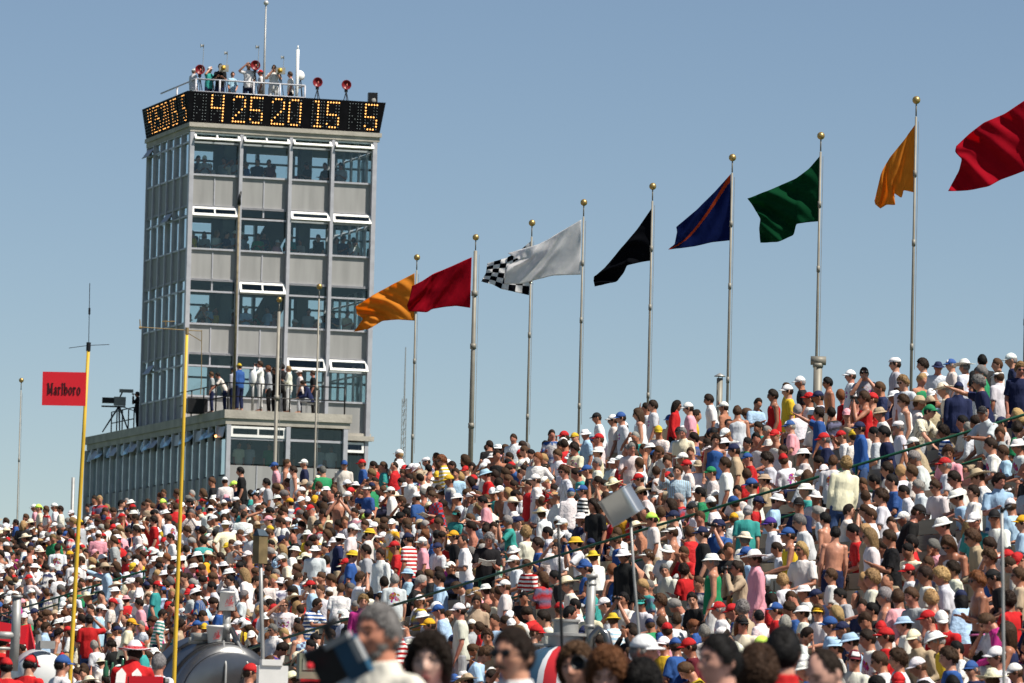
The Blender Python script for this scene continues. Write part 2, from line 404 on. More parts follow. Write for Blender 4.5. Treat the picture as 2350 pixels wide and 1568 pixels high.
def brim_ring(mb, r0, r1, z0, drop, n=28, sq=1.2, curl=0., th=.006):
    """closed ring brim; r along x, squashed for depth"""
    prof = []
    for k in range(n):
        a = 2 * math.pi * k / n; c, s = math.sin(a), -math.cos(a)
        up = curl * abs(c) ** 2
        prof.append([(r0 * c, r0 * sq * s, z0 + th), (r1 * c, r1 * (1 + (sq - 1) * .6) * s, z0 - drop + up + th), (r1 * c, r1 * (1 + (sq - 1) * .6) * s, z0 - drop + up), (r0 * c, r0 * sq * s, z0)])
    vs = [q for p in prof for q in p]; fs = []
    for k in range(n):
        j = (k + 1) % n
        for m in range(4): fs.append((k * 4 + m, k * 4 + (m + 1) % 4, j * 4 + (m + 1) % 4, j * 4 + m))
    mb.add(vs, fs)
def bill(mb, L=.085, z=.046, drop=.022, n=11, w=.074, th=.006):
    vs = []
    for k in range(n):
        a = R(-78 + 156 * k / (n - 1)); x = w * math.sin(a); y0 = -.085 * math.cos(a)
        ext = L * math.cos(a) ** .7
        cr = -.010 * (x / w) ** 2
        vs += [(x, y0 + .02, z + th + cr), (x * 1.02, y0 - ext, z - drop + th + cr), (x * 1.02, y0 - ext, z - drop + cr), (x, y0 + .02, z + cr)]
    fs = [(0, 1, 2, 3), tuple((n - 1) * 4 + m for m in (3, 2, 1, 0))]
    for k in range(n - 1):
        for m in range(4): fs.append((k * 4 + m, k * 4 + (m + 1) % 4, (k + 1) * 4 + (m + 1) % 4, (k + 1) * 4 + m))
    mb.add(vs, fs)
def make_hat(kind):
    mb = MB()
    if kind == 'c': dome(mb, .22, .016, zs=.985); bill(mb)
    elif kind == 'b': dome(mb, .18, .017, zs=1.06, flat=.121); brim_ring(mb, .085, .132, .045, .030, curl=.006)
    elif kind == 'w': dome(mb, .22, .021, zs=1.12, flat=.146); brim_ring(mb, .085, .185, .042, .012, curl=.030)
    elif kind == 'v': bill(mb, .10, .05, .02, w=.082); brim_ring(mb, .084, .087, .075, .035, sq=1.22, th=.008)
    elif kind == 'f': dome(mb, .33, .028, zs=.98, flat=.126); bill(mb, .04, .058, .01)
    elif kind == 'k': dome(mb, .18, .019); mb.tube([(0, .095, .03), (.01, .125, .0), (.015, .12, -.07)], [(.02, .012), (.035, .012), (.03, .006)], 8)
    return mb
def make_eyes():
    mb = MB()
    for s in (-1, 1):
        mb.ball((s * .031, -.0865, .010), (.013, .006, .0055), 10, 6)
        mb.tube([(s * .014, -.096, .030), (s * .032, -.094, .036), (s * .050, -.082, .029)], [.003, .0042, .002], 6)
    return mb
def make_panel():
    mb = MB(); vs = []; n, m = 9, 5
    for t in (.020, .012):
        for j in range(m):
            for i in range(n):
                az = R(-42 + 84 * i / (n - 1)); z = .42 + .38 * j / (m - 1); q = math.sqrt(1 - z * z)
                d = (q * math.sin(az), -q * math.cos(az), z); p = head_point(d, 0) + Vector(d) * t; p.z *= .985; vs.append(p)
    fs = []
    for j in range(m - 1):
        for i in range(n - 1):
            a = j * n + i; fs += [(a, a + 1, a + n + 1, a + n), tuple(q + n * m for q in (a + n, a + n + 1, a + 1, a))]
    e = [i for i in range(n)] + [j * n + n - 1 for j in range(1, m)] + [(m - 1) * n + i for i in range(n - 2, -1, -1)] + [j * n for j in range(m - 2, 0, -1)]
    for a, b in zip(e, e[1:] + e[:1]): fs.append((b, a, a + n * m, b + n * m))
    mb.add(vs, fs); return mb
def make_glasses():
    mb = MB()
    for s in (-1, 1):
        mb.ball((s * .031, -.094, .012), (.027, .007, .020), 12, 8)
        mb.tube([(s * .056, -.088, .018), (s * .074, -.05, .018), (s * .080, .01, .012)], .003, 5)
    mb.tube([(-.012, -.100, .017), (.012, -.100, .017)], .004, 5)
    return mb
def make_binoculars():
    mb = MB()
    for s in (-1, 1):
        mb.tube([(s * .033, -.105, .012), (s * .034, -.15, .012), (s * .040, -.165, .012), (s * .040, -.235, .012)], [.017, .019, .028, .031], 10)
    mb.box((0, -.16, .014), (.06, .05, .02))
    return mb
BAKED = {}
def bake_all(keys):
    """union each overlapping set of limbs into ONE continuous skin, smooth it, thin it to its size in the picture"""
    tmp = []
    for k in keys:
        if k in BAKED: continue
        typ, lod = k[0], k[-1]
        if typ == 'body': mb = make_body(k[1], (64, 48) if lod == 'x' else (40, 32))
        elif typ == 'shirt': mb = make_shirt(k[1], k[2])
        elif typ == 'bottom': mb = make_bottom(k[1], k[2])
        elif typ == 'hair': mb = make_hair(k[1], *((60, 44, 2600, k[2]) if lod == 'x' else (32, 22, 420, k[2]) if lod == 'h' else (12, 8, 0, k[2])))
        elif typ == 'hat':
            mb = make_hat(k[1])
        elif typ == 'glasses': mb = make_glasses()
        elif typ == 'panel': mb = make_panel()
        elif typ == 'eyes': mb = make_eyes()
        elif typ == 'binoc': mb = make_binoculars()
        me = mb.mesh('_'.join(str(q) for q in k), True)
        if typ in ('hair', 'hat', 'glasses', 'binoc', 'panel', 'eyes') and not (typ == 'hat' and lod == 'l'):
            BAKED[k] = me; continue
        ob = bpy.data.objects.new('bake', me); C.objects.link(ob)
        if typ != 'hat':
            rm = ob.modifiers.new('r', 'REMESH'); rm.mode = 'VOXEL'
            rm.voxel_size = {('body', 'x'): .0065, ('body', 'h'): .0095, ('body', 'l'): .014}.get((typ, lod), {'x': .010, 'h': .014, 'l': .02}[lod])
            sm = ob.modifiers.new('s', 'SMOOTH'); sm.factor = .5; sm.iterations = 2 if typ == 'body' else 4
        dm = ob.modifiers.new('d', 'DECIMATE')
        dm.ratio = {('body', 'x'): .5, ('body', 'h'): .16, ('body', 'l'): .055, ('shirt', 'h'): .22, ('shirt', 'l'): .10, ('bottom', 'h'): .2, ('bottom', 'l'): .07, ('hat', 'l'): .3}.get((typ, lod), .6)
        tmp.append((k, ob, me))
    dg = bpy.context.evaluated_depsgraph_get(); dg.update()
    for k, ob, me in tmp:
        m2 = bpy.data.meshes.new_from_object(ob.evaluated_get(dg)); m2.name = '_'.join(str(q) for q in k)
        m2.polygons.foreach_set('use_smooth', [True] * len(m2.polygons))
        if k[0] in ('shirt', 'bottom') and k[-1] != 'l':
            for vtx in m2.vertices:
                p = vtx.co; vtx.co = p + vtx.normal * (.013 * noise.noise(Vector((p.x * 13, p.y * 13, p.z * 6))) + .006 * noise.noise(Vector((p.x * 28, p.y * 28, p.z * 16))))
        BAKED[k] = m2
    for k, ob, me in tmp:
        bpy.data.objects.remove(ob); bpy.data.meshes.remove(me)
# ------------------------------------------------------------------ ground and grandstand
def structure(name, mb, m, **k):
    o = mb.build(name, m, **k); o['kind'] = 'structure'; return o
M_ASPH = mat('asphalt', (.055, .055, .057), .9, 0, 1.5, .25, .01, 60)
M_TURF = mat('infield_turf', (.05, .085, .03), .95, 0, .5, .3, .03, 18)
g = MB().add([(-2500, -200, 0), (2500, -200, 0), (2500, 5000, 0), (-2500, 5000, 0)], [(0, 1, 2, 3)])
structure('ground', g, M_TURF)
rot = lambda a, b, z: tuple(V * a + U * b + Vector((0, 0, z)))
g = MB().add([rot(-6, -40, .004), rot(15.2, -40, .004), rot(15.2, 260, .004), rot(-6, 260, .004)], [(0, 1, 2, 3)])
structure('pit_road', g, M_ASPH)
g = MB(); g.box((18.4, 70, .35), (6.2, 110, .70)); pw = structure('pit_platform', g, M_CONC); pw.rotation_euler.z = TH
V0, DV, NR, SLOPE = 22.25, .66, 23, .457
def zhead(v): return 8.06 - (37 - v) * SLOPE
def floor_z(v): return zhead(v) - 1.19
ROWV = [V0 + DV * k for k in range(NR)]
U0, U1 = 42.0, 196.0
stand = empty('grandstand', (0, 0, 0), TH)
tag(stand, 'long packed grandstand of stepped rows rising in front of the tower', 'grandstand')
g = MB()
for k, v in enumerate(ROWV):
    z = floor_z(v)
    g.span((v - DV / 2 + .001, U0, -.5 if k == 0 else floor_z(v - DV) - .25), (v + DV / 2 + (.0 if k < NR - 1 else .5), U1, z))
g.build('stepped_deck', M_CONC, stand)
g = MB(); vb = ROWV[-1] + .9
g.span((vb, U0, 0), (vb + .15, U1, floor_z(ROWV[-1]) + .45)); g.build('back_wall', M_CONC, stand)
for k, v in enumerate(ROWV):
    z = floor_z(v); g = MB()
    g.span((v + .02, U0, z + .36), (v + .30, U1, z + .41))
    g.span((v + .33, U0, z + .62), (v + .355, U1, z + .84))
    for i in range(52): g.span((v + .31, U0 + i * 3, z + .002), (v + .328, U0 + i * 3 + .08, z + .80))
    g.build('bench_row', M_WOOD, stand)

def railing(name, label, pts, post_x, drop=.48, h=1.20, group=None, rad=.022):
    """a sloping tube rail through the stand: pts are where its two ends are seen"""
    W = []
    for x, y in pts:
        r = ray(x, y); rv = r.dot(V)
        d = (CAM.z - floor_z(0) - h) / (SLOPE * rv - r.z); W.append(CAM + r * d)
    root = empty(name, W[0]); tag(root, label, 'railing', group)
    MB().tube(W, rad, 10).build('top_rail', M_GREEN, root, True, W[0])
    MB().tube([p - Vector((0, 0, drop)) for p in W], rad * .85, 10).build('mid_rail', M_GREEN, root, True, W[0])
    for x in post_x:
        best = min((abs(proj(W[0].lerp(W[1], t / 400))[0] - x), t / 400) for t in range(401))[1]
        p = W[0].lerp(W[1], best)
        MB().tube([p - Vector((0, 0, 1.3)), p], rad * .95, 8).build('post', M_GREEN, root, True, W[0])
    return W
RAILS = [railing('handrail', 'long dark green handrail slanting up through the middle of the crowd', ((560, 1493), (2420, 931)), (640, 812, 1100, 1497, 1968, 2290), group='green handrails'),
         railing('handrail', 'short dark green double handrail behind the yellow pole with the red sign', ((-60, 1430), (335, 1309)), (20, 136, 270, 330), drop=.16, group='green handrails')]
def near_rail(P, lim):
    for a, b in RAILS:
        ax, ay = (b - a).x, (b - a).y; L = ax * ax + ay * ay
        t = max(0, min(1, ((P.x - a.x) * ax + (P.y - a.y) * ay) / L))
        if math.hypot(P.x - a.x - t * ax, P.y - a.y - t * ay) < lim: return True
    return False

# ------------------------------------------------------------------ people: who sits where (read off the photograph head by head)
COL = {'W': (.80, .79, .77), 'R': (.46, .016, .018), 'B': (.028, .085, .27), 'N': (.016, .022, .065), 'K': (.014, .014, .015), 'G': (.02, .22, .09),
       'Y': (.62, .42, .03), 'O': (.70, .36, .02), 'T': (.42, .33, .22), 'P': (.72, .33, .38), 'C': (.04, .29, .27), 'L': (.36, .52, .68),
       'M': (.42, .03, .20), 'D': (.14, .02, .03), 'V': (.06, .03, .22), 'E': (.74, .68, .50), 'S': (.36, .37, .39), 'U': (.55, .82, .12)}
CNAME = {'W': 'white', 'R': 'red', 'B': 'blue', 'N': 'navy', 'K': 'black', 'G': 'green', 'Y': 'yellow', 'O': 'gold', 'T': 'tan', 'P': 'pink', 'C': 'teal',
         'L': 'light blue', 'M': 'magenta', 'D': 'maroon', 'V': 'purple', 'E': 'cream', 'S': 'grey', 'U': 'lime'}
HCOL = {'d': (.018, .010, .006), 'b': (.055, .028, .014), 'k': (.006, .005, .005), 'y': (.30, .19, .085), 'g': (.20, .19, .18), 'r': (.12, .045, .018)}
HNAME = {'d': 'dark brown', 'b': 'brown', 'k': 'black', 'y': 'blond', 'g': 'grey', 'r': 'auburn'}
HKIND = {'s': 'short', 'k': 'curly', 'l': 'long', 'p': 'pony', 'b': 'bald', 'B': 'big', 'c': 'crop'}
FACE = {'c': 0, 'lc': -45, 'l': -86, 'la': -130, 'a': 180, 'ra': 130, 'r': 86, 'rc': 45}
SKINS = [(.40, .175, .105), (.46, .21, .135), (.36, .15, .09), (.50, .25, .165), (.29, .125, .075), (.43, .175, .12)]
DATA = """
@2900 1150 3.92
385 280 td l fW sd tS;390 350 sl l bW sg tW;745 290 td l n kd tW;950 310 td c bN sd tW;1120 290 td l cB sg tW;1295 310 td la wW sg tW
1530 240 td a n sk tK;1480 310 sl a n sb tP;1725 290 td l n sb tW;1910 215 td l cW sg tN;2030 330 td c n ky tN;1515 390 td l n kg lG
1745 450 td la vW sb pW W;1480 500 tp l n kg tN;1220 600 td a cN sk lN T;840 900 tr rc cG sk tE| K;1530 930 tl lc cK sg pW N;430 1110 td l fW sg tW
240 1180 td l n sk tN;110 1190 sl l n sk tW;490 760 td l n kb sW;490 470 td lc n ky tW;740 480 td rc n ky sG;870 560 sl c cW sb sL
1020 590 sl l wE sg tE;700 780 sl r wT sb lW;850 790 sl a wT sd tT;185 520 sl l n sb tN;430 640 sl l n sb tN;85 680 sb l cR sb sR
180 910 sl l bT sg tW;35 980 sl a n sd tE;1080 1420 sl c n kb tP;640 1460 sl l n sg tW;1800 1420 sl l n sb tL;2000 1340 sl l bW sg tW;1990 1100 sl a n sd tG;1640 1340 sl l n sd tW
@2900 1500 3.92
1040 230 sl l cR sg tW;460 310 sl a n ky tW;600 330 sl l n kb tW;280 290 sl l n sd tW;110 430 sl l n sk tN;340 450 sl l n sk tB;500 560 sl l n sk pW
690 510 sl l n sg lW;910 500 sl lc n sb tW;1160 380 sl l n sd tW;1470 350 sl l wT sb tW=;1750 440 td2 c n kd pL;1190 600 sl l bW sd tL;1410 600 sx l n sd tW
1900 760 sl a cW sb tL;690 800 sl r cK sb tK;340 960 sl c n sb tW;500 930 sl l cW sg pN;200 640 sl l n kb tW;1010 960 sl l bW sb tS;1080 1230 sd c n lb sW
1690 930 sl c cK sd tW;310 1190 tf l n sb tK#;50 1170 td l n ly tW;60 900 sl l n sb lW;1620 1430 sl lc n kb sB;1400 1160 sl l n kb lT;2060 1000 sl l cO sd tL
@2900 1889 3.92
80 190 sl l n ky tW;280 220 sl lc n bd tK;560 130 sl l cR sd tW;780 140 sl l n sd tW;990 120 sl l n ky pW;1140 150 sl l n kd tW;1460 230 tx l n kr x K;1250 420 sl a cN lk lL
600 400 sl lc n sb tS;250 410 sl l n sg x;420 440 sl a n sb tP;860 450 sl a n ky sR;1000 480 sl c cW sd tR;200 860 sl c cR sg tW;270 740 sl l cR sd tR;500 800 sl l bL sd tW
640 900 sl lc cE sg lT;930 880 sl l bW sg tY;820 720 sl l cR sb tW;1090 900 sl l n kb tB;80 650 sl l n sk tK;180 1190 sl l n sb tW;420 1180 sl l n kb tW;690 1290 sl l cW sb tW
1190 1220 sl l n sk tW;1390 1390 sl lc cB sg tN;1720 1210 sl l cW sb tW;1850 900 sl l n lb sN;1880 480 sl a n kd tR;1680 130 sl l cK sk tK;2010 170 sl l n sb tT
430 1460 sl c cR sb tW;160 1500 sd a n sk tK;790 1400 sd a n sk tK;1150 1450 sl a n sk tN;1660 1530 sl a wE sb tT;720 1510 sl a n kd tK;1960 1420 sl l cW sb tW
@2400 1889 3.92
30 600 sl l cR sg tW;215 610 sl l cR sb tB;330 750 sl rc cK lr tE;560 680 sl a cK sk lW;780 620 sl l cB sb tR;960 590 sl l n kb tB;1130 650 sl l bW sd tW;1330 650 sl c vY kb tW
1570 640 sl l n ly tN;1490 800 sl l cB sb tL;1660 860 sl l cN kb tN;1760 1000 sl l bL sb tL;1810 1140 sl c cD sk tW;1570 1110 sl l bL sb tW;1190 940 sc r n sd tW;900 800 sl a n sg tT
1620 450 sl l n sk tS;1310 400 sl l cN kb tN;1150 380 sl l bW sd tW;990 400 sl c n kb tE;720 400 sl a vC ld tR;870 260 sl a n ky tW;1500 330 sl l n sb tW;1380 170 sl l n sb tW
1960 230 sl l n ky tT;1960 390 sl c n kb tW;270 60 tb l n sd lT;500 -60 td l wW sb lP P;1990 650 sl l n sd tW;340 570 sl a n kg tT
@2400 1500 3.92
110 220 td l n sb tW;410 140 sl l cB sb tR;230 40 td l cN sd pT;870 50 sl lc n sd tW;880 150 sl a cR sb tW;1140 100 sl l bW sd tW;1530 190 td a n sb tW;1700 210 td a n ky lE
660 130 sl l n kd tW;400 350 sl a n sb tR;460 490 sl l cB sd tW;630 440 sl l bT sd tT;1100 360 sl l cW sb tW;1190 260 sl a n lb tW;1730 570 sl l cW sd tW;1170 560 sl l bW sg tC
1300 660 sl c bW sb tW;1080 640 sl c cK sd tN;1560 670 sl c bW sb tT;800 680 sl r bW sd tL;550 720 sl r cN sb tR;230 680 sl la cB sb tW;410 840 td a cS sg tC;230 940 sl a cO sb lW
710 1010 sl l cV sd lW;1090 860 sl l n sg tW;1330 850 sl l n kg tW;1740 840 sb r n sd tW;940 1150 sl l cB sd sY;370 1160 sl a bE sg lW;400 1310 sl l cB sd tL;1110 1330 sl lc n py tW
1560 1130 td a n sk x;1420 1110 td la n sk x;1950 1190 td l n ly tT;1950 920 sl l n sb lL;790 1320 sl l n sd tW;1920 470 sl c n kb tW;1960 650 sl a n kb tW;270 580 sl c n sk tW;40 1030 sb c cN sk tB
@1900 1889 3.92
590 90 sl a n kr sB;250 60 sl l cB sd tB;1280 80 sl c n sg lW;1530 110 sl a n kd tR;490 510 sl l cW sd tW;740 480 sb c n sk tW;960 500 sl c vC kd tW;1220 500 sl l n kb sW
1420 510 sd l n kg tW;1640 450 sl c n sd tK;1090 780 sl a cN sb tG;600 730 sl a bY sb tL=;1670 740 sd a n kr tB;1310 880 sl a cR sb tP;1270 1070 sl lc cW sd tY;1420 1060 sl a cB sb tB
1600 1030 sl l cR sd tD;1570 1270 sd l n sb tY;1240 930 sl a n kb tB;1430 900 sl a n sb tW;1800 900 sl a n sg tW;100 550 sl l n sk tW
@1900 1500 3.92
400 70 sl l bW sb tE;690 180 sl l cW sb tR;260 300 sl l cB sb tK;390 210 sl l n sg tW;120 310 sl l n sd tC;940 400 sl l cR sd tW;1170 300 sl a n kb tW;1450 310 tp c n sb tL|
1570 240 td l cR sd tW W;1720 230 sl c bT sb tW;1890 320 sl l cG sb tW;1950 -100 td c n kd sB;1360 710 sl l n ld tW;1640 800 sl l cK sb tW;1400 880 sl l cN sd tW;1110 940 td l kU sd tW T
980 560 sl l wT sd tW;340 760 td lc n ld tK;200 570 td l cB sb tK=;50 600 td a cB sg lW;660 1130 sl a n kb tW;630 1210 sl l n sb tB;110 1250 sb l bY sd tW;310 1280 sl a cN sb tE
340 1430 sl a bY sb tW;230 1510 sl l cB sd tB;740 1420 td lc bW sd lK;1370 1120 sl l vW sb x;1610 1100 sl a n sb tR;1770 1140 td l cN sd tK;1530 1350 sb c n sb tR;1310 1360 sl c bW sb tW
1060 1430 sx l vW kb tW;1900 1500 td l bW sg sG;1960 1050 sl a cN sk tB;1740 930 sl c n kb tW;240 1170 sl c n kr tW;380 1190 sl a n ly tW;1230 850 sl a n kb tT
@1400 1889 3.92
770 110 sl la n ky tW;520 260 sd l n sb tW=;1140 300 td l cW sb tW N;540 620 td l cW sd tW;1390 450 sl rc n sk tK;1800 150 sl l n sk tK;270 120 sl l n sd tL;40 210 sl r n kg tK
140 150 sl l n kb tK;1960 230 sl l wE sg tW;1850 600 sl a cR sb tT;2000 520 sl r n sk tW;1650 660 sl l n sd tW;1560 790 sl r cR sb tK;1430 650 sd a n kd tR;910 960 sl c n kb tT
730 1150 sd l n sb tE;890 1200 sd r n kb tL;60 680 sl l bW sg tW;150 810 sl l cO sd tK;933 -325 tf c n kg tK K
@900 1600 2.276
1480 490 tx l n bk pW;1410 450 te l cO sk tK;1170 500 td l cW sg pP;1060 470 td la cN sd tR=;960 530 sl l cR sd tR;850 590 td lc n sd lW;740 560 te l n sd tS;1820 330 tb l n sg tC
1430 290 sl lc vC kb tC;2080 270 sl a wE sb lW;1860 200 sl l wE sb tW;930 110 td l cW sb lW;530 150 tb c n sb x;640 400 td r cW sb tW;770 430 td r bY sd tW;640 600 td r bY sb tB
700 770 te r n sb tW;880 760 sl a n sd tL;960 780 td a n sg tW;1060 740 sl l bL sg tL;1150 790 sl a n kd tK;1300 760 sl l n sd tL;120 970 te c n sb tW R;370 970 tl rc n sd tB= N
550 850 td a n sb tW=;320 830 td l cR sd tL;720 950 td c n ky lM;460 880 sl a cW sb tW;1870 640 sl l cW sb tW;1960 420 sl a n ky tW;2050 510 sl l n sd tB;350 560 td c bW sb tW
440 640 sl a n kd tW;200 560 sl r bW sb tW
@0 1600 2.276
580 640 td a n sb tW T;440 540 td a n sd tW;750 440 td a cW sb tP;690 480 sl a n kb sW;1040 400 td l n sd tW;1300 460 td l n sd tW;1640 430 td a cK sd tW;1280 310 td la n sb tW
1170 330 td l n sd tR;800 690 tp l wT sb lL;240 880 td l cW sb tW;860 960 td r cR sb tW;770 1010 td r cW sb tL;1060 960 td l n sd tP;960 930 sl a bP sb tR;1000 1110 td r cO sb tE
1240 1040 td r n sd tC= N;680 1090 te a cK sd tR;1200 830 td r cR sb tC;1130 920 sl c n sb tW;1860 900 td r n sg tW T;1690 990 td r cK sd tB;1630 1090 sl r cW sb tN;1380 1130 td r n kd lT
1350 1060 sl r cR sd tN;450 1190 td r n kd sS;350 1150 td r n kb lL;270 1200 sl r n kd tW;850 1290 sd a n kd tK;720 1270 sl a n sg tW;1200 1420 sl r n sg tW;770 1420 sl a bE sb tW
1150 1200 sl a n kr sW;1920 1200 sl c cW sd tK;2150 1300 sd r n kd tV;260 230 td l cW sb tP;295 235 td l kU sb tE;415 225 td l cW sb tW;460 245 td l n sd tW
@260 1050 2.34
1545 1200 td l cB sd pP;1640 1180 td r n sb sW;1690 1230 td l n sd sW;1775 1180 td l cW sg tN N;1230 1250 sl l cU sb tN;2090 1190 td c cB sd tW;2230 1180 td l cR sb tB;1275 1240 td l n sk tK;1480 1330 td l n sk tS
@1900 1200 2.614
260 520 td l cK sd tW;280 580 sl l cR sb tW;400 545 td l cW sd tW;470 520 td l cB sd tW;490 560 sl l cW sd tW;620 490 td l n lb sW;690 440 te l n sd tW;750 420 td l n sd tW;800 520 sl c cY sb tW
960 420 td r n ld lR;1060 440 td l cW sd tP;1130 420 sl r n sd tY;1240 360 td l n sd pW;1490 470 td a n sb sW;1670 400 tf rc n sd tL;1800 330 td l n sd sR;1930 290 td l cW sd tY;2040 210 td l cW sg tK
@2600 1100 2.613
90 530 td l n sb tY;190 580 sl a n sg tW;290 530 sl l cR sd tW;370 560 sl l cN sd tW;450 480 td l n sk x;570 560 sl a n kr tR;650 420 td l cW sb tW;770 400 tb c n sb tS;770 530 tb l n sb sR
620 760 sl c cP sd sT;370 750 tp l n sd tB;120 860 sl l cB sg tP;420 930 sl l cR sg tN;570 940 sl l cR sb tW;730 880 td l cN sd lB
"""
PEOPLE = []
HSIT, HST = 1.235, 1.64
def head_h(pose):
    return pose_data(pose)[2].z
def posed(code, face, body_only=False):
    """seated people face the track and turn their heads; standing people turn bodily. returns pose, yaw"""
    t = FACE[face] if isinstance(face, str) else face
    if code[0] == 's':
        base = -72
        df = (t - base + 180) % 360 - 180
        if abs(df) > 125 and t > -100 and t < 150: b = t; h = 0
        else:
            lim = 55 if abs(df) > 80 else 28
            b = base + max(-lim, min(lim, df)); h = df - (b - base)
        if code == 'sl': code = 'sl1' if h > 20 else 'sl2' if h < -20 else 'sl0'
        return code, b
    return code, t
def tilt(pose):
    if pose in ('tr', 'tl'): return Matrix.Identity(3)
    k = 1.0 if pose[0] == 's' else .5
    return Matrix.Rotation(R(max(-4, min(16, rnd.gauss(5, 6))) * k), 3, 'X') @ Matrix.Rotation(R(rnd.gauss(0, 4) * k), 3, 'Y')
def rotm(p): return Matrix.Rotation(p['yaw'], 3, 'Z') @ p.get('tilt', Matrix.Identity(3))
def add_person(x, y, code, face, hat, hair, shirt, bottom, src, rows=None):
    pose, yaw = posed(code, face)
    H = head_h(pose); best = None
    for v in ROWV:
        P = onplane(x, y, V * v, V); h = P.z - floor_z(v)
        # feet of standing people sit on the row; keep clear of the neighbours already placed on it
        uu = P.dot(U); clash = sum(1 for q in PEOPLE if abs(q['v'] - v) < .1 and abs(q['u'] - uu) < .40)
        c = abs(h - H * .93) + .30 * clash
        if best is None or c < best[0]: best = (c, v, P, h)
    _, v, P, h = best
    s = max(.86, min(1.0, h / H))
    ya = R(yaw + rnd.uniform(-9, 9))
    hx = pose_data(pose)[2]
    tl = tilt(pose); hv = (Matrix.Rotation(ya, 3, 'Z') @ tl @ hx) * s
    base = Vector((P.x - hv.x, P.y - hv.y, floor_z(v)))
    PEOPLE.append(dict(pose=pose, yaw=ya, hat=hat, hair=hair, shirt=shirt, bottom=bottom, s=s, loc=base, u=P.dot(U), v=v, src=src, skin=rnd.choice(SKINS), face=face, tilt=tl))
for blk in DATA.strip().split('@')[1:]:
    lines = blk.strip().split('\n'); ox, oy, sc = map(float, lines[0].split())
    for it in ';'.join(lines[1:]).split(';'):
        p = it.split()
        if len(p) < 7: raise ValueError(it)
        x = (ox + float(p[0]) / sc) * 2350 / 3430; y = (oy + float(p[1]) / sc) * 2350 / 3430
        add_person(x, y, p[2], p[3], p[4], p[5], p[6], p[7] if len(p) > 7 else None, 'photo')
# ------------------------------------------------------------------ fill the other seats of the stand
def screen_box(p):
    hw = p['loc'] + rotm(p) @ pose_data(p['pose'])[2] * p['s']
    x, y, f = proj(hw); k = FP / f
    return x, y, k, f
for p in PEOPLE: p['scr'] = screen_box(p)
photo = list(PEOPLE)
def pick(pairs):
    r = rnd.random() * sum(w for _, w in pairs)
    for a, w in pairs:
        r -= w
        if r <= 0: return a
    return pairs[-1][0]
SH = [('W', 60), ('L', 7), ('S', 5), ('R', 7), ('B', 3), ('N', 6), ('K', 7), ('P', 5), ('T', 5), ('Y', 3), ('C', 3), ('G', 2), ('E', 6), ('M', 1), ('O', 1)]
HT = [('cW', 24), ('bW', 16), ('cR', 8), ('cB', 3.5), ('cN', 4), ('cK', 3), ('vW', 3), ('wE', 3), ('wT', 2), ('cY', 2), ('cO', 1.5), ('bL', 1.5), ('cG', 1), ('cP', 1), ('fW', 1), ('kU', .6)]
HR = [('sd', 26), ('sb', 24), ('sk', 10), ('kb', 12), ('kd', 9), ('sg', 8), ('ky', 5), ('ly', 4), ('lb', 4), ('kg', 3), ('kr', 2), ('bd', 2), ('pb', 1), ('ld', 2)]
by_row = {}
for p in PEOPLE: by_row.setdefault(round(p['v'], 2), []).append(p['u'])
for k, v in enumerate(ROWV):
    u = U0 + rnd.uniform(0, .5); z = floor_z(v)
    while u < U1:
        u += rnd.uniform(.39, .49)
        if rnd.random() < .06: continue
        P = V * (v + rnd.uniform(-.04, .06)) + U * u; P.z = z
        x, y, f = proj(P + Vector((0, 0, 1.25)))
        if x < -330 or x > 2950 or y > 1700: continue
        if near_rail(P, .33): continue
        if any(abs(u - q) < .36 for q in by_row.get(round(v, 2), ())): continue
        if k == NR - 1 and x < 1150 and rnd.random() < .6: continue
        top = NR - 4 <= k < NR - 1
        standing = rnd.random() < ((.22 if x > 1500 else .10) if top else 0 if k == NR - 1 else .09)
        if standing: code = pick([('td', 5), ('td2', 3), ('tf', 3), ('tx', 2), ('th', 2), ('te', 1), ('tb', .8), ('tp', .2)])
        else: code = pick([('sl', 12), ('sd', 2.5), ('sb', .7), ('se', .8), ('sx', 1.2), ('sc', 1.5)])
        left = x < 800
        face = pick([(-86, 27), (-52, 24), (-110, 9), (-15, 14), (178, 6), (80, 8 if left else 4), (-150, 10 if left else 5)]) + rnd.uniform(-14, 14)
        pose, yaw = posed(code, face)
        hat = pick(HT) if rnd.random() < .40 else 'n'
        kind = pick([('t', 60), ('p', 10), ('l', 14), ('s', 10), ('x', 4)])
        sh = 'x' if kind == 'x' else kind + pick(SH) + ('=' if rnd.random() < .09 else '|' if rnd.random() < .07 else '%' if rnd.random() < .05 else '')
        p = dict(pose=pose, yaw=R(yaw), hat=hat, hair=pick(HR), shirt=sh, bottom=None, s=rnd.uniform(.87, .985), loc=P, u=u, v=v, src='fill', skin=rnd.choice(SKINS), face=face, tilt=tilt(pose))
        p['scr'] = b = screen_box(p); bad = False
        for ra, rb in RAILS:
            xa, ya, fa = proj(ra); xb, yb, fb = proj(rb); t = (b[0] - xa) / (xb - xa)
            if 0 < t < 1 and b[3] < fa * (1 - t) + fb * t + .2 and abs(ya * (1 - t) + yb * t - b[1]) < .17 * b[2]: bad = True
        if bad: continue
        for q in photo:
            a = q['scr']
            if b[3] < a[3] + .15:
                kk = b[2]; dx = abs(a[0] - b[0])
                if dx < .13 * kk + .07 * a[2] and a[1] - .14 * a[2] < b[1] + .75 * kk and a[1] + (.30 if q['pose'][0] == 't' else .15) * a[2] > b[1] - .14 * kk: bad = True; break
            elif abs(a[0] - b[0]) < .1 * b[2] and abs(a[1] - b[1]) < .1 * b[2]: bad = True; break
        if bad: continue
        PEOPLE.append(p)
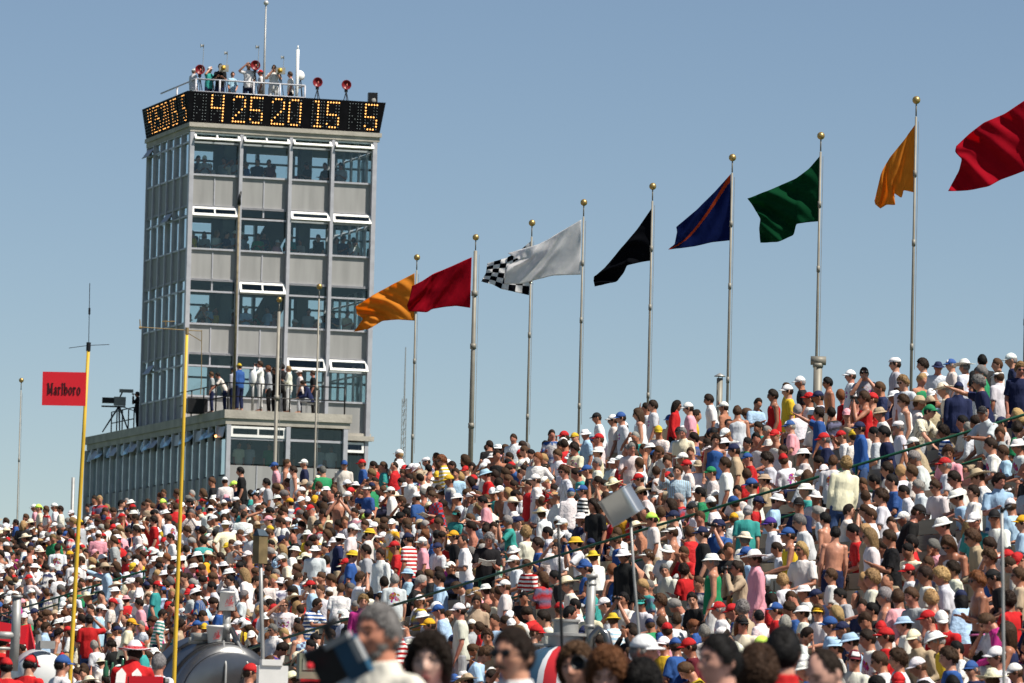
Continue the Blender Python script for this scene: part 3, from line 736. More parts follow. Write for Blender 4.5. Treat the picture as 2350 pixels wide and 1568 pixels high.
# how much of each shows: paint head, shoulders and trunk far to near
SW, SHH = 1024, 683; buf = np.full((SHH, SW), -1, np.int32); kx = SW / 2350
for i in sorted(range(len(PEOPLE)), key=lambda i: -PEOPLE[i]['scr'][3]):
    x, y, k, f = PEOPLE[i]['scr']
    for hw, t, b in ((.10, -.14, .12), (.23, .10, .62), (.17, .62, 1.5 if PEOPLE[i]['pose'][0] == 't' else .62)):
        x0, x1, y0, y1 = int((x - hw * k) * kx), int((x + hw * k) * kx) + 1, int((y + t * k) * kx), int((y + b * k) * kx) + 1
        x0, y0 = max(0, x0), max(0, y0)
        if x1 > 0 and y1 > 0 and x0 < SW and y0 < SHH and y1 > y0: buf[y0:y1, x0:x1] = i
vis = np.bincount(buf[buf >= 0].ravel(), minlength=len(PEOPLE))
for i, p in enumerate(PEOPLE): p['vis'] = int(vis[i])
N_STAND = 252
order = sorted(range(len(PEOPLE)), key=lambda i: -PEOPLE[i]['vis'] * (1.35 if PEOPLE[i]['src'] == 'photo' else 1))
IND = [PEOPLE[i] for i in order[:N_STAND]]
CROWD = [PEOPLE[i] for i in order[N_STAND:]]
print('people', len(PEOPLE), 'photo', len(photo), 'individual', len(IND), 'of photo', sum(p['src'] == 'photo' for p in IND), 'min vis', IND[-1]['vis'])
# ------------------------------------------------------------------ control tower and annex (local axes: x along the front, y back along the left side)
T0 = at(431, 600, 216); TB = Vector((T0.x, T0.y, 0))
def tw(x, y, b):
    P = onplane(x, y, TB + U * b, U); q = P - TB
    return q.dot(V), b, P.z
def tworld(a, b, z): return TB + V * a + U * b + Vector((0, 0, z))
M_FRAME = mat('painted_steel_frame', (.43, .43, .46), .45, .15, 4, .10)
M_PANEL = mat('spandrel_enamel', (.30, .297, .29), .6, 0, 3.5, .12, stretch=(1, 1, .12))
M_WHITE = mat('white_sash_paint', (.82, .81, .78), .45, 0, 5, .05)
M_CORN = mat('cornice_stone', (.40, .37, .32), .85, 0, 1.6, .2, .012, 12)
M_DECK = mat('roof_gravel', (.22, .21, .20), .95, 0, 6, .3)
M_INT = mat('interior_paint', (.11, .13, .13), .8, 0, 2, .15)
M_BOARD = mat('scoreboard_black', (.0045, .0045, .006), .7, 0, 3, .3, spec=.06)
M_DIM = mat('unlit_bulb_glass', (.30, .34, .35), .2, 0, 20, .1)
def glass_mat(name, tint, refl):
    m = bpy.data.materials.new(name); m.use_nodes = True; t = m.node_tree; t.nodes.clear()
    o = t.nodes.new('ShaderNodeOutputMaterial'); tr = t.nodes.new('ShaderNodeBsdfTransparent'); tr.inputs[0].default_value = (*tint, 1)
    gl = t.nodes.new('ShaderNodeBsdfGlossy'); gl.inputs['Roughness'].default_value = .04; gl.inputs[0].default_value = (.85, .95, .95, 1)
    fr = t.nodes.new('ShaderNodeFresnel'); fr.inputs[0].default_value = 1.46
    tc = t.nodes.new('ShaderNodeTexCoord'); n = t.nodes.new('ShaderNodeTexNoise'); n.inputs['Scale'].default_value = 1.3
    bp = t.nodes.new('ShaderNodeBump'); bp.inputs['Distance'].default_value = .004
    t.links.new(tc.outputs['Object'], n.inputs['Vector']); t.links.new(n.outputs[0], bp.inputs['Height'])
    for q in (gl, fr): t.links.new(bp.outputs[0], q.inputs['Normal'])
    a = t.nodes.new('ShaderNodeMath'); a.operation = 'ADD'; a.inputs[1].default_value = refl; t.links.new(fr.outputs[0], a.inputs[0])
    mx = t.nodes.new('ShaderNodeMixShader'); t.links.new(a.outputs[0], mx.inputs[0]); t.links.new(tr.outputs[0], mx.inputs[1]); t.links.new(gl.outputs[0], mx.inputs[2])
    t.links.new(mx.outputs[0], o.inputs[0]); return m
M_GLASS_SIDE = glass_mat('reflecting_side_glass', (.90, .94, .93), .52)
M_GLASS = glass_mat('tinted_window_glass', (.90, .94, .93), .0)
def emit_mat(name, col, s):
    m = bpy.data.materials.new(name); m.use_nodes = True; b = m.node_tree.nodes['Principled BSDF']
    b.inputs['Base Color'].default_value = (*col, 1); b.inputs['Emission Color'].default_value = (*col, 1); b.inputs['Emission Strength'].default_value = s
    return m
M_LIT = emit_mat('lit_bulb', (1.0, .45, .12), 1.9)

tower = empty('control_tower', TB, TH)
tag(tower, 'tall glass and grey panel control tower with lit number board on top', 'tower')
LV = [(22.2, 23.35, 23.42, 24.58, 24.68, 24.98), (19.38, 20.5, 20.56, 21.72, 21.85, 22.13), (16.55, 17.62, 17.68, 18.86, 18.95, 19.31), (13.99, 14.85, 14.91, 16.0, 16.08, 16.48)]
COLS = [0.0, 1.96, 3.93, 5.62, 7.30]
TWD, TDP = 7.35, 6.5
for i, a in enumerate(COLS):
    w_ = .17 if i in (0, 4) else .13
    MB().span((a - w_ / 2, -.19, 13.4), (a + w_ / 2, .06, 25.0)).build('column', M_FRAME, tower)
def sash(parent, a0, a1, zt, zb, ang, mid, name='open_sash'):
    h = zt - zb; Mx = Matrix.Translation((0, -.06, zt)) @ Matrix.Rotation(R(-ang), 4, 'X'); f = MB()
    def bar(p, q):
        c = Vector([(p[k] + q[k]) / 2 for k in range(3)]); f.box(Mx @ c, [abs(p[k] - q[k]) for k in range(3)], Mx.to_3x3())
    t = .085
    bar((a0, -.02, -t), (a1, .02, 0)); bar((a0, -.025, -h), (a1, .025, -h + t * 1.2)); bar((a0, -.021, -h + t), (a0 + t, .021, -t)); bar((a1 - t, -.021, -h + t), (a1, .021, -t))
    if mid: bar(((a0 + a1) / 2 - .03, -.021, -h + t), ((a0 + a1) / 2 + .03, .021, -t))
    fo = f.build(name, M_WHITE, parent)
    gm = MB(); gm.box(Mx @ Vector(((a0 + a1) / 2, 0, -h / 2)), (a1 - a0 - t, .008, h - t), Mx.to_3x3()); gm.build('pane', M_GLASS, fo)
OPEN = {(0, 0): 42, (0, 1): 42, (0, 2): 42, (0, 3): 42, (1, 0): 16, (1, 2): 30, (1, 3): 22, (2, 1): 22, (3, 2): 18, (3, 3): 30}
for L, (s0, s1, w0, w1, v0, v1) in enumerate(LV):
    for i in range(4):
        a0, a1 = COLS[i] + .075, COLS[i + 1] - .075
        z0 = s0 if not (L == 3 and i == 3) else 13.72
        MB().span((a0, .03, z0), (a1, .09, s1)).build('spandrel_panel', M_PANEL, tower)
        MB().span((a0, .05, w0), (a1, .062, w1)).build('window', M_GLASS, tower)
        if (L, i) in OPEN: sash(tower, a0, a1, v1 + .02, v0 - .06, OPEN[(L, i)], i < 2)
        else:
            vb_ = MB().span((a0, .05, v0), (a1, .062, v1)).build('vent_window', M_GLASS, tower)
            if i < 2: MB().span(((a0 + a1) / 2 - .03, .0, v0), ((a0 + a1) / 2 + .03, .049, v1)).build('glazing_bar', M_FRAME, vb_)
        if i < 2: MB().span(((a0 + a1) / 2 - .022, .004, z0 + .05), ((a0 + a1) / 2 + .022, .028, s1 - .05)).build('panel_joint', M_FRAME, tower)
    for z in (s0 - .02, s1 + .035, w1 + .05, v1 + .04):
        if z < 14: continue
        for i in range(4): MB().span((COLS[i] + .08, -.05, z - .035), (COLS[i + 1] - .08, .04, z + .035)).build('transom', M_FRAME, tower) if L < 2 or i < 4 else None
    fz = (22.4, 19.55, 16.7, 13.95)[L]
    MB().span((.12, .12, fz - .25), (TWD - .12, TDP - .12, fz)).build('floor_slab', M_INT, tower)
    # other three sides: fins, panels, glazing
    n = 6; st = TDP / n
    for j in range(n):
        b0, b1 = j * st + .06, (j + 1) * st - .06
        for side, x0, x1 in (('l', -.03, .03), ('r', TWD - .03, TWD + .03)):
            MB().span((x0, b0, s0), (x1, b1, s1)).build('side_panel', M_PANEL, tower)
            for n_, q0, q1 in (('side_window', w0, w1), ('side_vent', v0, v1)): MB().span(((x0 + x1) / 2 - .005, b0, q0), ((x0 + x1) / 2 + .005, b1, q1)).build(n_, M_GLASS_SIDE, tower)
        if L == 1 and j in (2,) or L == 3 and j == 4 or L == 0 and j == 5:
            g = MB(); g.box((-.20, (b0 + b1) / 2, v0 + .05), (.02, b1 - b0, .42), Matrix.Rotation(R(35), 3, 'Y')); g.build('open_sash', M_FRAME, tower)
    for z in (s0 - .02, s1 + .03, w1 + .05, v1 + .04):
        for x in (-.045, TWD + .045):
            MB().span((x - .035, .12, z - .035), (x + .035, TDP - .12, z + .035)).build('side_transom', M_FRAME, tower)
    nb = 5
    for j in range(nb):
        a0, a1 = j * TWD / nb + .06, (j + 1) * TWD / nb - .06
        MB().span((a0, TDP - .03, s0), (a1, TDP + .03, s1)).build('rear_panel', M_PANEL, tower)
        for n_, q0, q1 in (('rear_window', w0, w1), ('rear_vent', v0, v1)): MB().span((a0, TDP - .006, q0), (a1, TDP + .006, q1)).build(n_, M_GLASS, tower)
        for z in (w1 + .05, s1 + .03): MB().span((a0, TDP - .05, z - .04), (a1, TDP + .05, z + .04)).build('rear_transom', M_FRAME, tower)
for j in range(7):
    b = j * TDP / 6
    MB().span((-.11, b - .045, 13.5), (.045, b + .05, 25.0)).build('side_fin', M_FRAME, tower) if j else None
    if j: MB().span((TWD - .05, b - .05, 8), (TWD + .14, b + .05, 25.0)).build('side_fin', M_FRAME, tower)
for j in range(1, 5): MB().span((j * TWD / 5 - .06, TDP - .08, 8), (j * TWD / 5 + .06, TDP + .14, 25.0)).build('rear_mullion', M_FRAME, tower)
# inside: stair core, pillars, desks, a raking stair
g = MB(); g.span((2.3, 3.3, 8), (3.1, 5.4, 24.95)); g.build('stair_core', M_INT, tower)
for a, b in ((5.0, 2.2), (1.75, 1.6)): MB().span((a, b, 8), (a + .45, b + .5, 24.95)).build('inner_pillar', M_INT, tower)
for fz in (19.55, 16.7, 13.95):
    g = MB(); g.box((4.2, 4.4, fz + 1.4), (.9, .25, 3.4), Matrix.Rotation(R(28), 3, 'Y')); g.build('stair_flight', M_INT, tower)
for fz in (22.4, 19.55, 16.7):
    g = MB(); g.span((.2, .35, fz + .68), (7.1, .85, fz + .74)); g.build('desk', M_WOOD, tower)
# right stub below and base
g = MB(); g.span((4.5, -.20, 13.42), (7.55, .12, 13.60)); g.span((4.5, -.12, 13.60), (7.45, .12, 13.71)); g.build('ledge', M_CORN, tower)
MB().span((5.7, .05, 11.6), (7.2, .06, 12.85)).build('window', M_GLASS, tower)
sash(tower, 5.72, 7.18, 13.35, 12.95, 6, False)
MB().span((7.22, -.1, 6), (7.36, .06, 13.4)).build('column', M_FRAME, tower)
MB().span((4.6, .03, 0), (7.2, .10, 11.55)).build('base_wall', M_PANEL, tower)
MB().span((.12, TDP - .02, 0), (TWD - .1, TDP + .03, 13.9)).build('base_wall', M_PANEL, tower)
MB().span((TWD - .03, .12, 0), (TWD + .03, TDP - .05, 13.9)).build('base_wall', M_PANEL, tower)
# roof, cornice, scoreboard
g = MB(); g.span((-.10, -.20, 25.02), (TWD + .12, TDP + .15, 25.20)); g.span((-.16, -.27, 25.20), (TWD + .18, TDP + .2, 25.36)); g.build('cornice', M_CORN, tower)
MB().span((.0, .0, 25.36), (TWD, TDP, 26.0)).build('roof_deck', M_DECK, tower)
LEAN = .165; BZ0, BZ1 = 25.37, 26.55
def board_ring(o, t):  # outline at lean fraction t, offset o inward
    k = .12 + LEAN * t - o
    return [(-k, -k - .05), (TWD + k, -k - .05), (TWD + k, TDP + k), (-k, TDP + k)]
g = MB(); vs = []
for o, t, z in ((0, 0, BZ0), (0, 1, BZ1), (.12, 1, BZ1), (.12, 0, BZ0)): vs += [(x, y, z) for x, y in board_ring(o, t)]
fs = []
for k in range(4):
    for m in range(4): fs.append((m * 4 + k, m * 4 + (k + 1) % 4, ((m + 1) % 4) * 4 + (k + 1) % 4, ((m + 1) % 4) * 4 + k))
g.add(vs, fs); board = g.build('scoreboard', M_BOARD, tower)
def dpts(ch):
    P = set()
    if ch == '4': P |= {(0, r) for r in range(5)} | {(c, 4) for c in range(5)} | {(4, r) for r in range(9)}
    if ch == '2': P |= {(1, 0), (2, 0), (3, 0), (0, 1), (4, 1), (4, 2), (4, 3), (3, 4), (2, 5), (1, 6), (0, 7)} | {(c, 8) for c in range(5)}
    if ch == '5': P |= {(c, 0) for c in range(5)} | {(0, r) for r in range(1, 5)} | {(c, 4) for c in range(4)} | {(4, 5), (4, 6), (4, 7), (0, 7), (1, 8), (2, 8), (3, 8)}
    if ch == '0': P |= {(1, 0), (2, 0), (3, 0), (1, 8), (2, 8), (3, 8)} | {(c, r) for c in (0, 4) for r in range(1, 8)}
    if ch == '1': P |= {(2, r) for r in range(9)} | {(1, 0), (1, 8), (3, 8)}
    return P
ALLP = {(c, r) for c in (0, 3, 4) for r in range(9)} | {(1, 0), (2, 0), (1, 4), (2, 5), (1, 6)}
SLOTS = [(' ', .24), ('4', .93), ('2', 1.79), ('5', 2.48), ('2', 3.34), ('0', 4.01), ('1', 4.94), ('5', 5.54), (' ', 6.43), ('5', 7.07)]
for face in ('front', 'side'):
    for ch, ca in SLOTS:
        lit = dpts(ch)
        for pts, mm, nm in ((lit, M_LIT, 'digit'), (ALLP - lit, M_DIM, 'unlit_bulbs')):
            if not pts: continue
            g = MB()
            for c, r in sorted(pts):
                t = .90 - r * .80 / 8; k = .12 + LEAN * t + .012; z = BZ0 + (BZ1 - BZ0) * t; s = (c - 2) * .113
                if face == 'front': p = (ca + s, -k - .05, z)
                else: p = (-k, TDP - (ca + s * 1.0) * (TDP / 7.5), z)
                rr = (.029 if face == 'front' else .018) if nm == 'digit' else .017
                g.ball(p, rr, 8, 5)
            nb_ = len(g.f)
            pl_ = []
            for c, t in ((-.28, .96), (.28, .96), (.28, .04), (-.28, .04)):
                k = .12 + LEAN * t + .006; z = BZ0 + (BZ1 - BZ0) * t; e = (.0, .007)[nm == 'digit']
                pl_ += [(ca + c, -k - .05 - e, z)] if face == 'front' else [(-k - e, TDP - (ca + c) * (TDP / 7.5), z)]
            g.add(pl_, [(0, 1, 2, 3)]); o_ = g.build(nm, mm, board); o_.data.materials.append(M_BOARD); o_.data.polygons[nb_].material_index = 1
# ---- annex wing
AF, AB_, AL, AR = -7.62, 14.1, -.32, 4.32
annex = empty('annex_building', TB, TH); tag(annex, 'lower glass annex with roof terrace wrapping the foot of the control tower', 'building')
g = MB(); g.span((AL - .12, AF - .14, 13.62), (AR + .14, AB_, 13.93)); g.span((AL - .06, AF - .08, 13.40), (AR + .08, AB_ - .1, 13.62)); g.build('roof_coping', M_CORN, annex)
g = MB(); g.span((AL - .02, AB_ - .05, 0), (AR, AB_ + .02, 13.4)); g.build('end_wall', M_PANEL, annex)
for a in (AL + .06, 2.02, AR - .09): MB().span((a - .08, AF - .14, 6), (a + .08, AF + .05, 13.38)).build('column', M_FRAME, annex)
for i, (a0, a1) in enumerate(((AL + .15, 1.93), (2.11, AR - .18))):
    MB().span((a0, AF + .02, 11.96), (a1, AF + .032, 12.84)).build('window', M_GLASS, annex)
    if i == 0: sash(annex, a0, a1, 13.34 , 12.94, 0, True)
    else: MB().span((a0, AF + .02, 12.96), (a1, AF + .032, 13.34)).build('vent_window', M_GLASS, annex)
    MB().span((a0, AF - .03, 12.85), (a1, AF + .06, 12.94)).build('transom', M_FRAME, annex)
    MB().span((a0, AF + .0, 6), (a1, AF + .07, 11.9)).build('spandrel_panel', M_PANEL, annex)
    MB().span(((a0 + a1) / 2 - .02, AF - .025, 6), ((a0 + a1) / 2 + .02, AF - .002, 11.9)).build('panel_joint', M_FRAME, annex)
annex.children[-1]
for ob in annex.children:
    if ob.name.startswith('open_sash'): ob.location.y = AF + .02
nb = 20; st = (AB_ - AF) / nb
for j in range(nb + 1):
    b = AF + j * st
    if 0 < j: MB().span((AL - .12, b - .06, 5), (AL + .04, b + .07, 13.38)).build('side_fin', M_FRAME, annex)
for j in range(nb):
    b0, b1 = AF + j * st + .08, AF + (j + 1) * st - .08
    for q0, q1 in ((11.55, 12.85), (9.0, 10.5)): MB().span((AL - .005, b0, q0), (AL + .005, b1, q1)).build('side_window', M_GLASS_SIDE, annex)
    for q0, q1 in ((10.55, 11.5), (5, 8.95)): MB().span((AL - .03, b0, q0), (AL + .03, b1, q1)).build('side_panel', M_PANEL, annex)
    ang = (14, 40, 30, 8, 36, 22, 5, 30)[j % 8]
    g = MB(); g.box((AL - .20 * math.sin(R(ang)) - .02, (b0 + b1) / 2, 13.12), (.02, b1 - b0, .42), Matrix.Rotation(R(ang), 3, 'Y')); g.build('vent_sash', M_GLASS if j % 3 else M_FRAME, annex)
MB().span((AR - .04, AF + .1, 0), (AR + .02, -.25, 13.4)).build('side_wall', M_PANEL, annex)
g = MB(); g.span((AL + .2, AF + .2, 10.9), (AR - .1, AB_ - .2, 11.1)); g.build('floor_slab', M_INT, annex)
g = MB(); g.ball((AL - .2, AF + .75, 12.98), .05, 10, 8); g.build('wall_lamp', emit_mat('warm_lamp', (1, .45, .15), 3), annex)
g = MB(); g.span((1.2, -5.0, 11.1), (2.0, -2.2, 13.35)); g.build('inner_pillar', M_INT, annex)

# ---- things on the roof and the terrace
SPECIAL = []
def sp(x, y, b, fz, pose, face, hat, hair, shirt, bottom, label, group=None, scale=None):
    a, _, z = tw(x, y, b); h = z - fz; H = head_h(pose); s = scale or max(.90, min(1.10, h / H))
    SPECIAL.append(dict(pose=pose, yaw=R(FACE[face] if isinstance(face, str) else face), hat=hat, hair=hair, shirt=shirt, bottom=bottom, s=s, loc=tworld(a, b, fz), label=label, group=group, skin=rnd.choice(SKINS), src='special', vis=90))
RG = 'crew standing on the tower roof'; TG = 'people on the annex terrace'
sp(443, 175, .8, 26.0, 'td', 'ra', 'cW', 'sg', 'lW', 'W', 'person in white clothes and white cap at the front left corner of tower roof', RG)
sp(480, 161, .9, 26.0, 'te', 'rc', 'cW', 'sb', 'tC', 'N', 'person in teal shirt and white cap raising a hand by a red roof dish', RG)
sp(506, 155, .7, 26.0, 'tf', 'c', 'n', 'sd', 'tK', 'N', 'person in black shirt and dark trousers behind a gold horn panel on tower roof', RG)
sp(571, 152, .7, 26.0, 'te', 'c', 'n', 'sd', 'tW=', 'N', 'person in white shirt with red band beside a red dish on tower roof', RG)
sp(629, 158, .7, 26.0, 'tb', 'c', 'n', 'sb', 'tW', 'W', 'person all in white behind a gold horn panel on tower roof', RG)
sp(668, 172, 1.1, 26.0, 'td', 'l', 'n', 'sb', 'tW', 'K', 'person in white shirt and black trousers beside the white roof pole', RG)
SPECIAL[3]['shirtcol2'] = True
FZ = 13.94
sp(517, 864, -5.6, FZ, 'tr', 'l', 'n', 'sk', 'tW', 'N', 'person in white shirt bending over a camera on the annex terrace', TG)
sp(538, 850, -6.2, FZ, 'td', 'la', 'cN', 'sd', 'lS', 'N', 'person in navy cap behind the yellow cap wearer on the terrace', TG)
sp(551, 842, -6.9, FZ, 'td', 'la', 'cY', 'sd', 'lB', 'N', 'person in yellow cap and blue jacket on the terrace corner', TG)
sp(599, 834, -6.9, FZ, 'tb', 'l', 'n', 'sb', 'lW', 'W', 'person all in white raising binoculars on the annex terrace', TG)
sp(618, 848, -6.2, FZ, 'td', 'l', 'n', 'kr', 'lS', 'K', 'person with auburn hair and grey jacket on the annex terrace', TG)
sp(648, 842, -6.0, FZ, 'td', 'a', 'n', 'sk', 'lK', 'K', 'person in black seen from behind near the taller bare flagpole on the terrace', TG)
sp(664, 848, -6.9, FZ, 'tx', 'l', 'n', 'sy', 'lW', 'W', 'person in white with blond hair and folded arms on the terrace', TG)
sp(714, 876, -6.8, FZ, 'sd', 'l', 'n', 'sd', 'lN', 'S', 'person in navy sitting on a folding chair reading on the terrace', TG, 1.0)
sp(720, 858, -6.0, FZ, 'td', 'l', 'n', 'sb', 'tK', 'K', 'person in black shirt behind the seated reader on the terrace', TG)
sp(317, 908, 8.2, 13.93, 'tb', 'l', 'n', 'sk', 'lK', 'K', 'person in black operating the television camera on the annex roof', TG)
sp(487, 872, -4.9, FZ, 'td', 'l', 'n', 'sb', 'tS', 'N', 'person in grey shirt at the left end of the terrace crew', TG)
sp(634, 852, -5.6, FZ, 'tf', 'lc', 'n', 'sd', 'lK', 'K', 'person in dark jacket behind the auburn haired terrace watcher', TG)
sp(690, 856, -5.4, FZ, 'td', 'l', 'cW', 'sb', 'tW', 'N', 'person in white shirt and white cap behind the seated terrace reader', TG)
sp(533, 172, 1.2, 26.0, 'th', 'rc', 'n', 'sb', 'tL', 'T', 'person in light blue shirt hand on hip on the tower roof', RG)
sp(600, 168, 1.3, 26.0, 'td', 'l', 'cR', 'sd', 'tW', 'T', 'person in white shirt and red cap just left of the roof mast', RG)
INSIDE = []
def cr2(x, y): return ((440 + x / 2.611) * 2350 / 3430, (550 + y / 2.611) * 2350 / 3430)
for fz, L in ((22.4, '585 -150 N;640 -110 S;820 -205 S;930 -130 S;1110 -120 N;1210 -120 D;1550 -60 K;1840 -90 S;1700 -30 K'),
              (19.55, '540 650 K;640 620 S;740 610 W;830 620 N;900 580 S;960 620 S;1110 640 G;1150 600 N;1270 690 P;1390 630 C;1640 630 K;1800 670 S;1850 650 N;1960 660 W;2030 700 W'),
              (16.7, '500 1320 W;660 1230 L;640 1370 W;990 1380 P;1090 1390 W;1200 1240 L;1420 1370 B;1550 1290 S;1610 1390 R;1770 1310 N;1880 1310 E;1960 1400 S')):
    for it in L.split(';'):
        cx_, cy_, c_ = it.split(); x, y = cr2(float(cx_), float(cy_)); b = rnd.uniform(.95, 1.5)
        a, _, z = tw(x, y, b); h = z - fz
        code = 'td' if h > 1.4 else 'sl0'; H = head_h(code)
        INSIDE.append(dict(pose=rnd.choice(('td', 'td2', 'tf', 'tx')) if code == 'td' else rnd.choice(('sl0', 'sl1', 'sx')), yaw=R(rnd.uniform(-60, 60)), hat='cW' if rnd.random() < .15 else 'n', hair=pick(HR), shirt='t' + c_, bottom='N', s=max(.85, min(1.08, h / H)), loc=tworld(max(.3, min(7.0, a)), b, fz), skin=rnd.choice(SKINS), vis=5))
for x, y, c_ in ((665, 1052, 'E'), (690, 1040, 'S'), (736, 1055, 'G'), (780, 1040, 'K'), (850, 1060, 'S'), (905, 1075, 'W')):
    xx = (600 + (x - 440 + 600 - 160 - 100 + 100) / 3.56) * 0 + x - 118; b = AF + 1.0
    a, _, z = tw(xx, y, b)
    INSIDE.append(dict(pose='td', yaw=R(rnd.uniform(-40, 40)), hat='cW' if rnd.random() < .4 else 'n', hair='sb', shirt='t' + c_, bottom='N', s=1, loc=tworld(max(0, min(4, a)), b, 11.1), skin=rnd.choice(SKINS), vis=5))

for fz, zs in ((22.4, 13), (19.55, 15), (16.7, 14)):
    for k in range(zs):
        INSIDE.append(dict(pose=rnd.choice(('td', 'td2', 'tf', 'tx', 'te', 'tb')), yaw=R(rnd.uniform(-80, 80)), hat='cW' if rnd.random() < .2 else 'n', hair=pick(HR), shirt='t' + pick(SH), bottom='N', s=rnd.uniform(.94, 1.06), loc=tworld(rnd.uniform(.4, 6.9), rnd.uniform(.95, 2.9), fz), skin=rnd.choice(SKINS), vis=5))
def put(name, label, cat, loc, rz=0, group=None): return tag(empty(name, loc, rz), label, cat, group)
M_REDDISH = mat('red_dish_paint', (.19, .008, .012), .4, 0, 6, .15)
M_GOLD = mat('gold_horn', (.55, .34, .06), .4, .4, 8, .15)
M_GREY = mat('grey_equipment', (.30, .30, .28), .55, 0, 5, .15)
def tripod(root, h, sprd=.28):
    for k in range(3):
        a = 2.1 * k + .5
        MB().tube([(0, 0, h), (sprd * math.cos(a), sprd * math.sin(a), 0)], [.018, .014], 6).build('leg', M_BLACK, root)
def stemhorns(root, z0, z1):
    MB().tube([(.10, 0, z0), (.12, 0, z1)], .010, 6).build('stem', M_GREY, root)
    g = MB(); Rx = Matrix.Rotation(R(90), 3, 'Y')
    g.lathe([(.012, -.10), (.03, -.06), (.055, -.02), (.09, .0)], 10, (.0, 0, z1), Matrix.Rotation(R(-90), 3, 'Y')); g.lathe([(.012, -.10), (.03, -.06), (.055, -.02), (.08, .0)], 10, (.12, 0, z1), Rx)
    g.tube([(.0, 0, z1), (.12, 0, z1)], .014, 6); g.build('double_horn', M_GREY, root)
LBL = iter(('red dish on a tripod at the front left of tower roof', 'red dish on a tripod beside the ball topped roof mast', 'red dish on a tripod right of the white roof pole', 'red dish on a tripod nearest the roof speaker box'))
for x, y, horn in ((459, 160, 130), (586, 150, 128), (729, 189, 0), (795, 195, 0)):
    a, b, z = tw(x, y, .45); r_ = put('dish_tripod', next(LBL), 'dish', tworld(a, b, 26.0), R(10), 'red dishes on the tower roof'); h = z - 26.0
    g = MB(); g.lathe([(.03, .10), (.09, .085), (.15, .05), (.195, 0), (.19, -.006), (.14, .035), (.08, .065), (.02, .08)], 22, (0, -.02, h), Matrix.Rotation(R(-90), 3, 'X')); g.build('dish', M_REDDISH, r_, True)
    g = MB(); g.tube([(0, -.02, h - .12), (0, -.14, h - .05), (0, -.16, h)], .018, 6); g.ball((0, -.16, h - .03), (.03, .03, .05), 10, 7); g.build('feed_horn', mat('pale_red_horn', (.62, .16, .12), .4), r_, True)
    MB().box((0, .06, h - .22), (.12, .10, .12)).build('mount', M_BLACK, r_); tripod(r_, h - .25)
    if horn:
        zz = tw(x, horn - (25 if horn > 129 else 20), .45)[2] - 26.0; stemhorns(r_, h - .1, zz)
LBL = iter(('grey antenna panel with gold horn before the black shirted roof worker', 'grey antenna panel with gold horn before the all white roof worker'))
for x, y, hy in ((514, 157, 122), (644, 163, 132)):
    a, b, z = tw(x, y, .40); r_ = put('horn_panel', next(LBL), 'antenna', tworld(a, b, 26.0), R(5), 'gold horn panels on the tower roof'); h = z - 26.0
    MB().box((0, 0, h), (.36, .06, .26)).build('panel', M_GREY, r_)
    g = MB(); g.lathe([(.10, -.10), (.05, -.03), (.025, .05)], 12, (-.03, -.05, h), Matrix.Rotation(R(-90), 3, 'X')); g.build('horn', M_GOLD, r_, True)
    tripod(r_, h - .1); stemhorns(r_, h + .05, tw(x, hy, .4)[2] - 26.0)
a, b, z = tw(605, 214, .6); zt = tw(612, 7, .6)[2]
r_ = put('roof_mast', 'tall thin grey mast with a pale ball at its tip on tower roof', 'mast', tworld(a, b, 26.0))
MB().tube([(0, 0, 0), (0, 0, (zt - 26) * .35), (0, 0, zt - 26)], [.055, .045, .03], 8).build('pole', M_STEEL, r_, True); g = MB(); g.ball((0, 0, zt - 26), .10, 16, 10); g.build('ball', mat('pale_ball', (.6, .58, .55), .3, .3), r_, True)
a, b, z = tw(681, 210, .7); zt = tw(684, 108, .7)[2]
r_ = put('roof_pole', 'short thick white pole standing on the tower roof', 'pole', tworld(a, b, 26.0))
g = MB(); g.tube([(0, 0, 0), (0, 0, zt - 26.1)], .06, 10); g.tube([(0, 0, zt - 26.1), (0, 0, zt - 25.95)], .025, 8); g.build('tube', M_WHITE, r_, True)
a, b, z = tw(690, 173, .8); r_ = put('dish_antenna', 'white round dish antenna behind the white roof pole', 'antenna', tworld(a, b, 26.0), R(40)); h = z - 26
g = MB(); g.lathe([(.04, .10), (.14, .07), (.20, 0), (.19, -.01), (.02, .06)], 20, (0, 0, h), Matrix.Rotation(R(80), 3, 'X')); g.build('dish', M_WHITE, r_, True); tripod(r_, h - .1)
MB().tube([(0, .03, h - .15), (0, .03, h)], .03, 8).build('mount', M_BLACK, r_)
a, b, z = tw(855, 226, .5); r_ = put('loudspeaker', 'dark grey loudspeaker box at the right corner of tower roof', 'speaker', tworld(a, b, 26.0), R(8))
g = MB(); g.box((0, 0, z - 26), (.36, .3, .42)); g.build('cabinet', M_BLACK, r_); g = MB(); g.ball((.03, -.15, z - 26.1), (.09, .03, .09), 14, 8); g.build('cone', M_GREY, r_, True); MB().box((0, 0, (z - 26.2) / 2), (.1, .1, z - 26.2)).build('foot', M_BLACK, r_)
a, b, z = tw(652, 207, .6); r_ = MB(); r_.ball((0, 0, .42), (.30, .25, .28), 16, 10); r_.tube([(-.25, 0, .0), (-.2, 0, .4)], .03, 6); r_.tube([(.25, 0, .0), (.2, 0, .4)], .03, 6)
o = r_.build('folding_chair', mat('green_canvas', (.02, .10, .05), .9, 0, 6, .2), None, True); o.location = tworld(a, b, 26.0); tag(o, 'green canvas folding chair on the tower roof', 'chair')
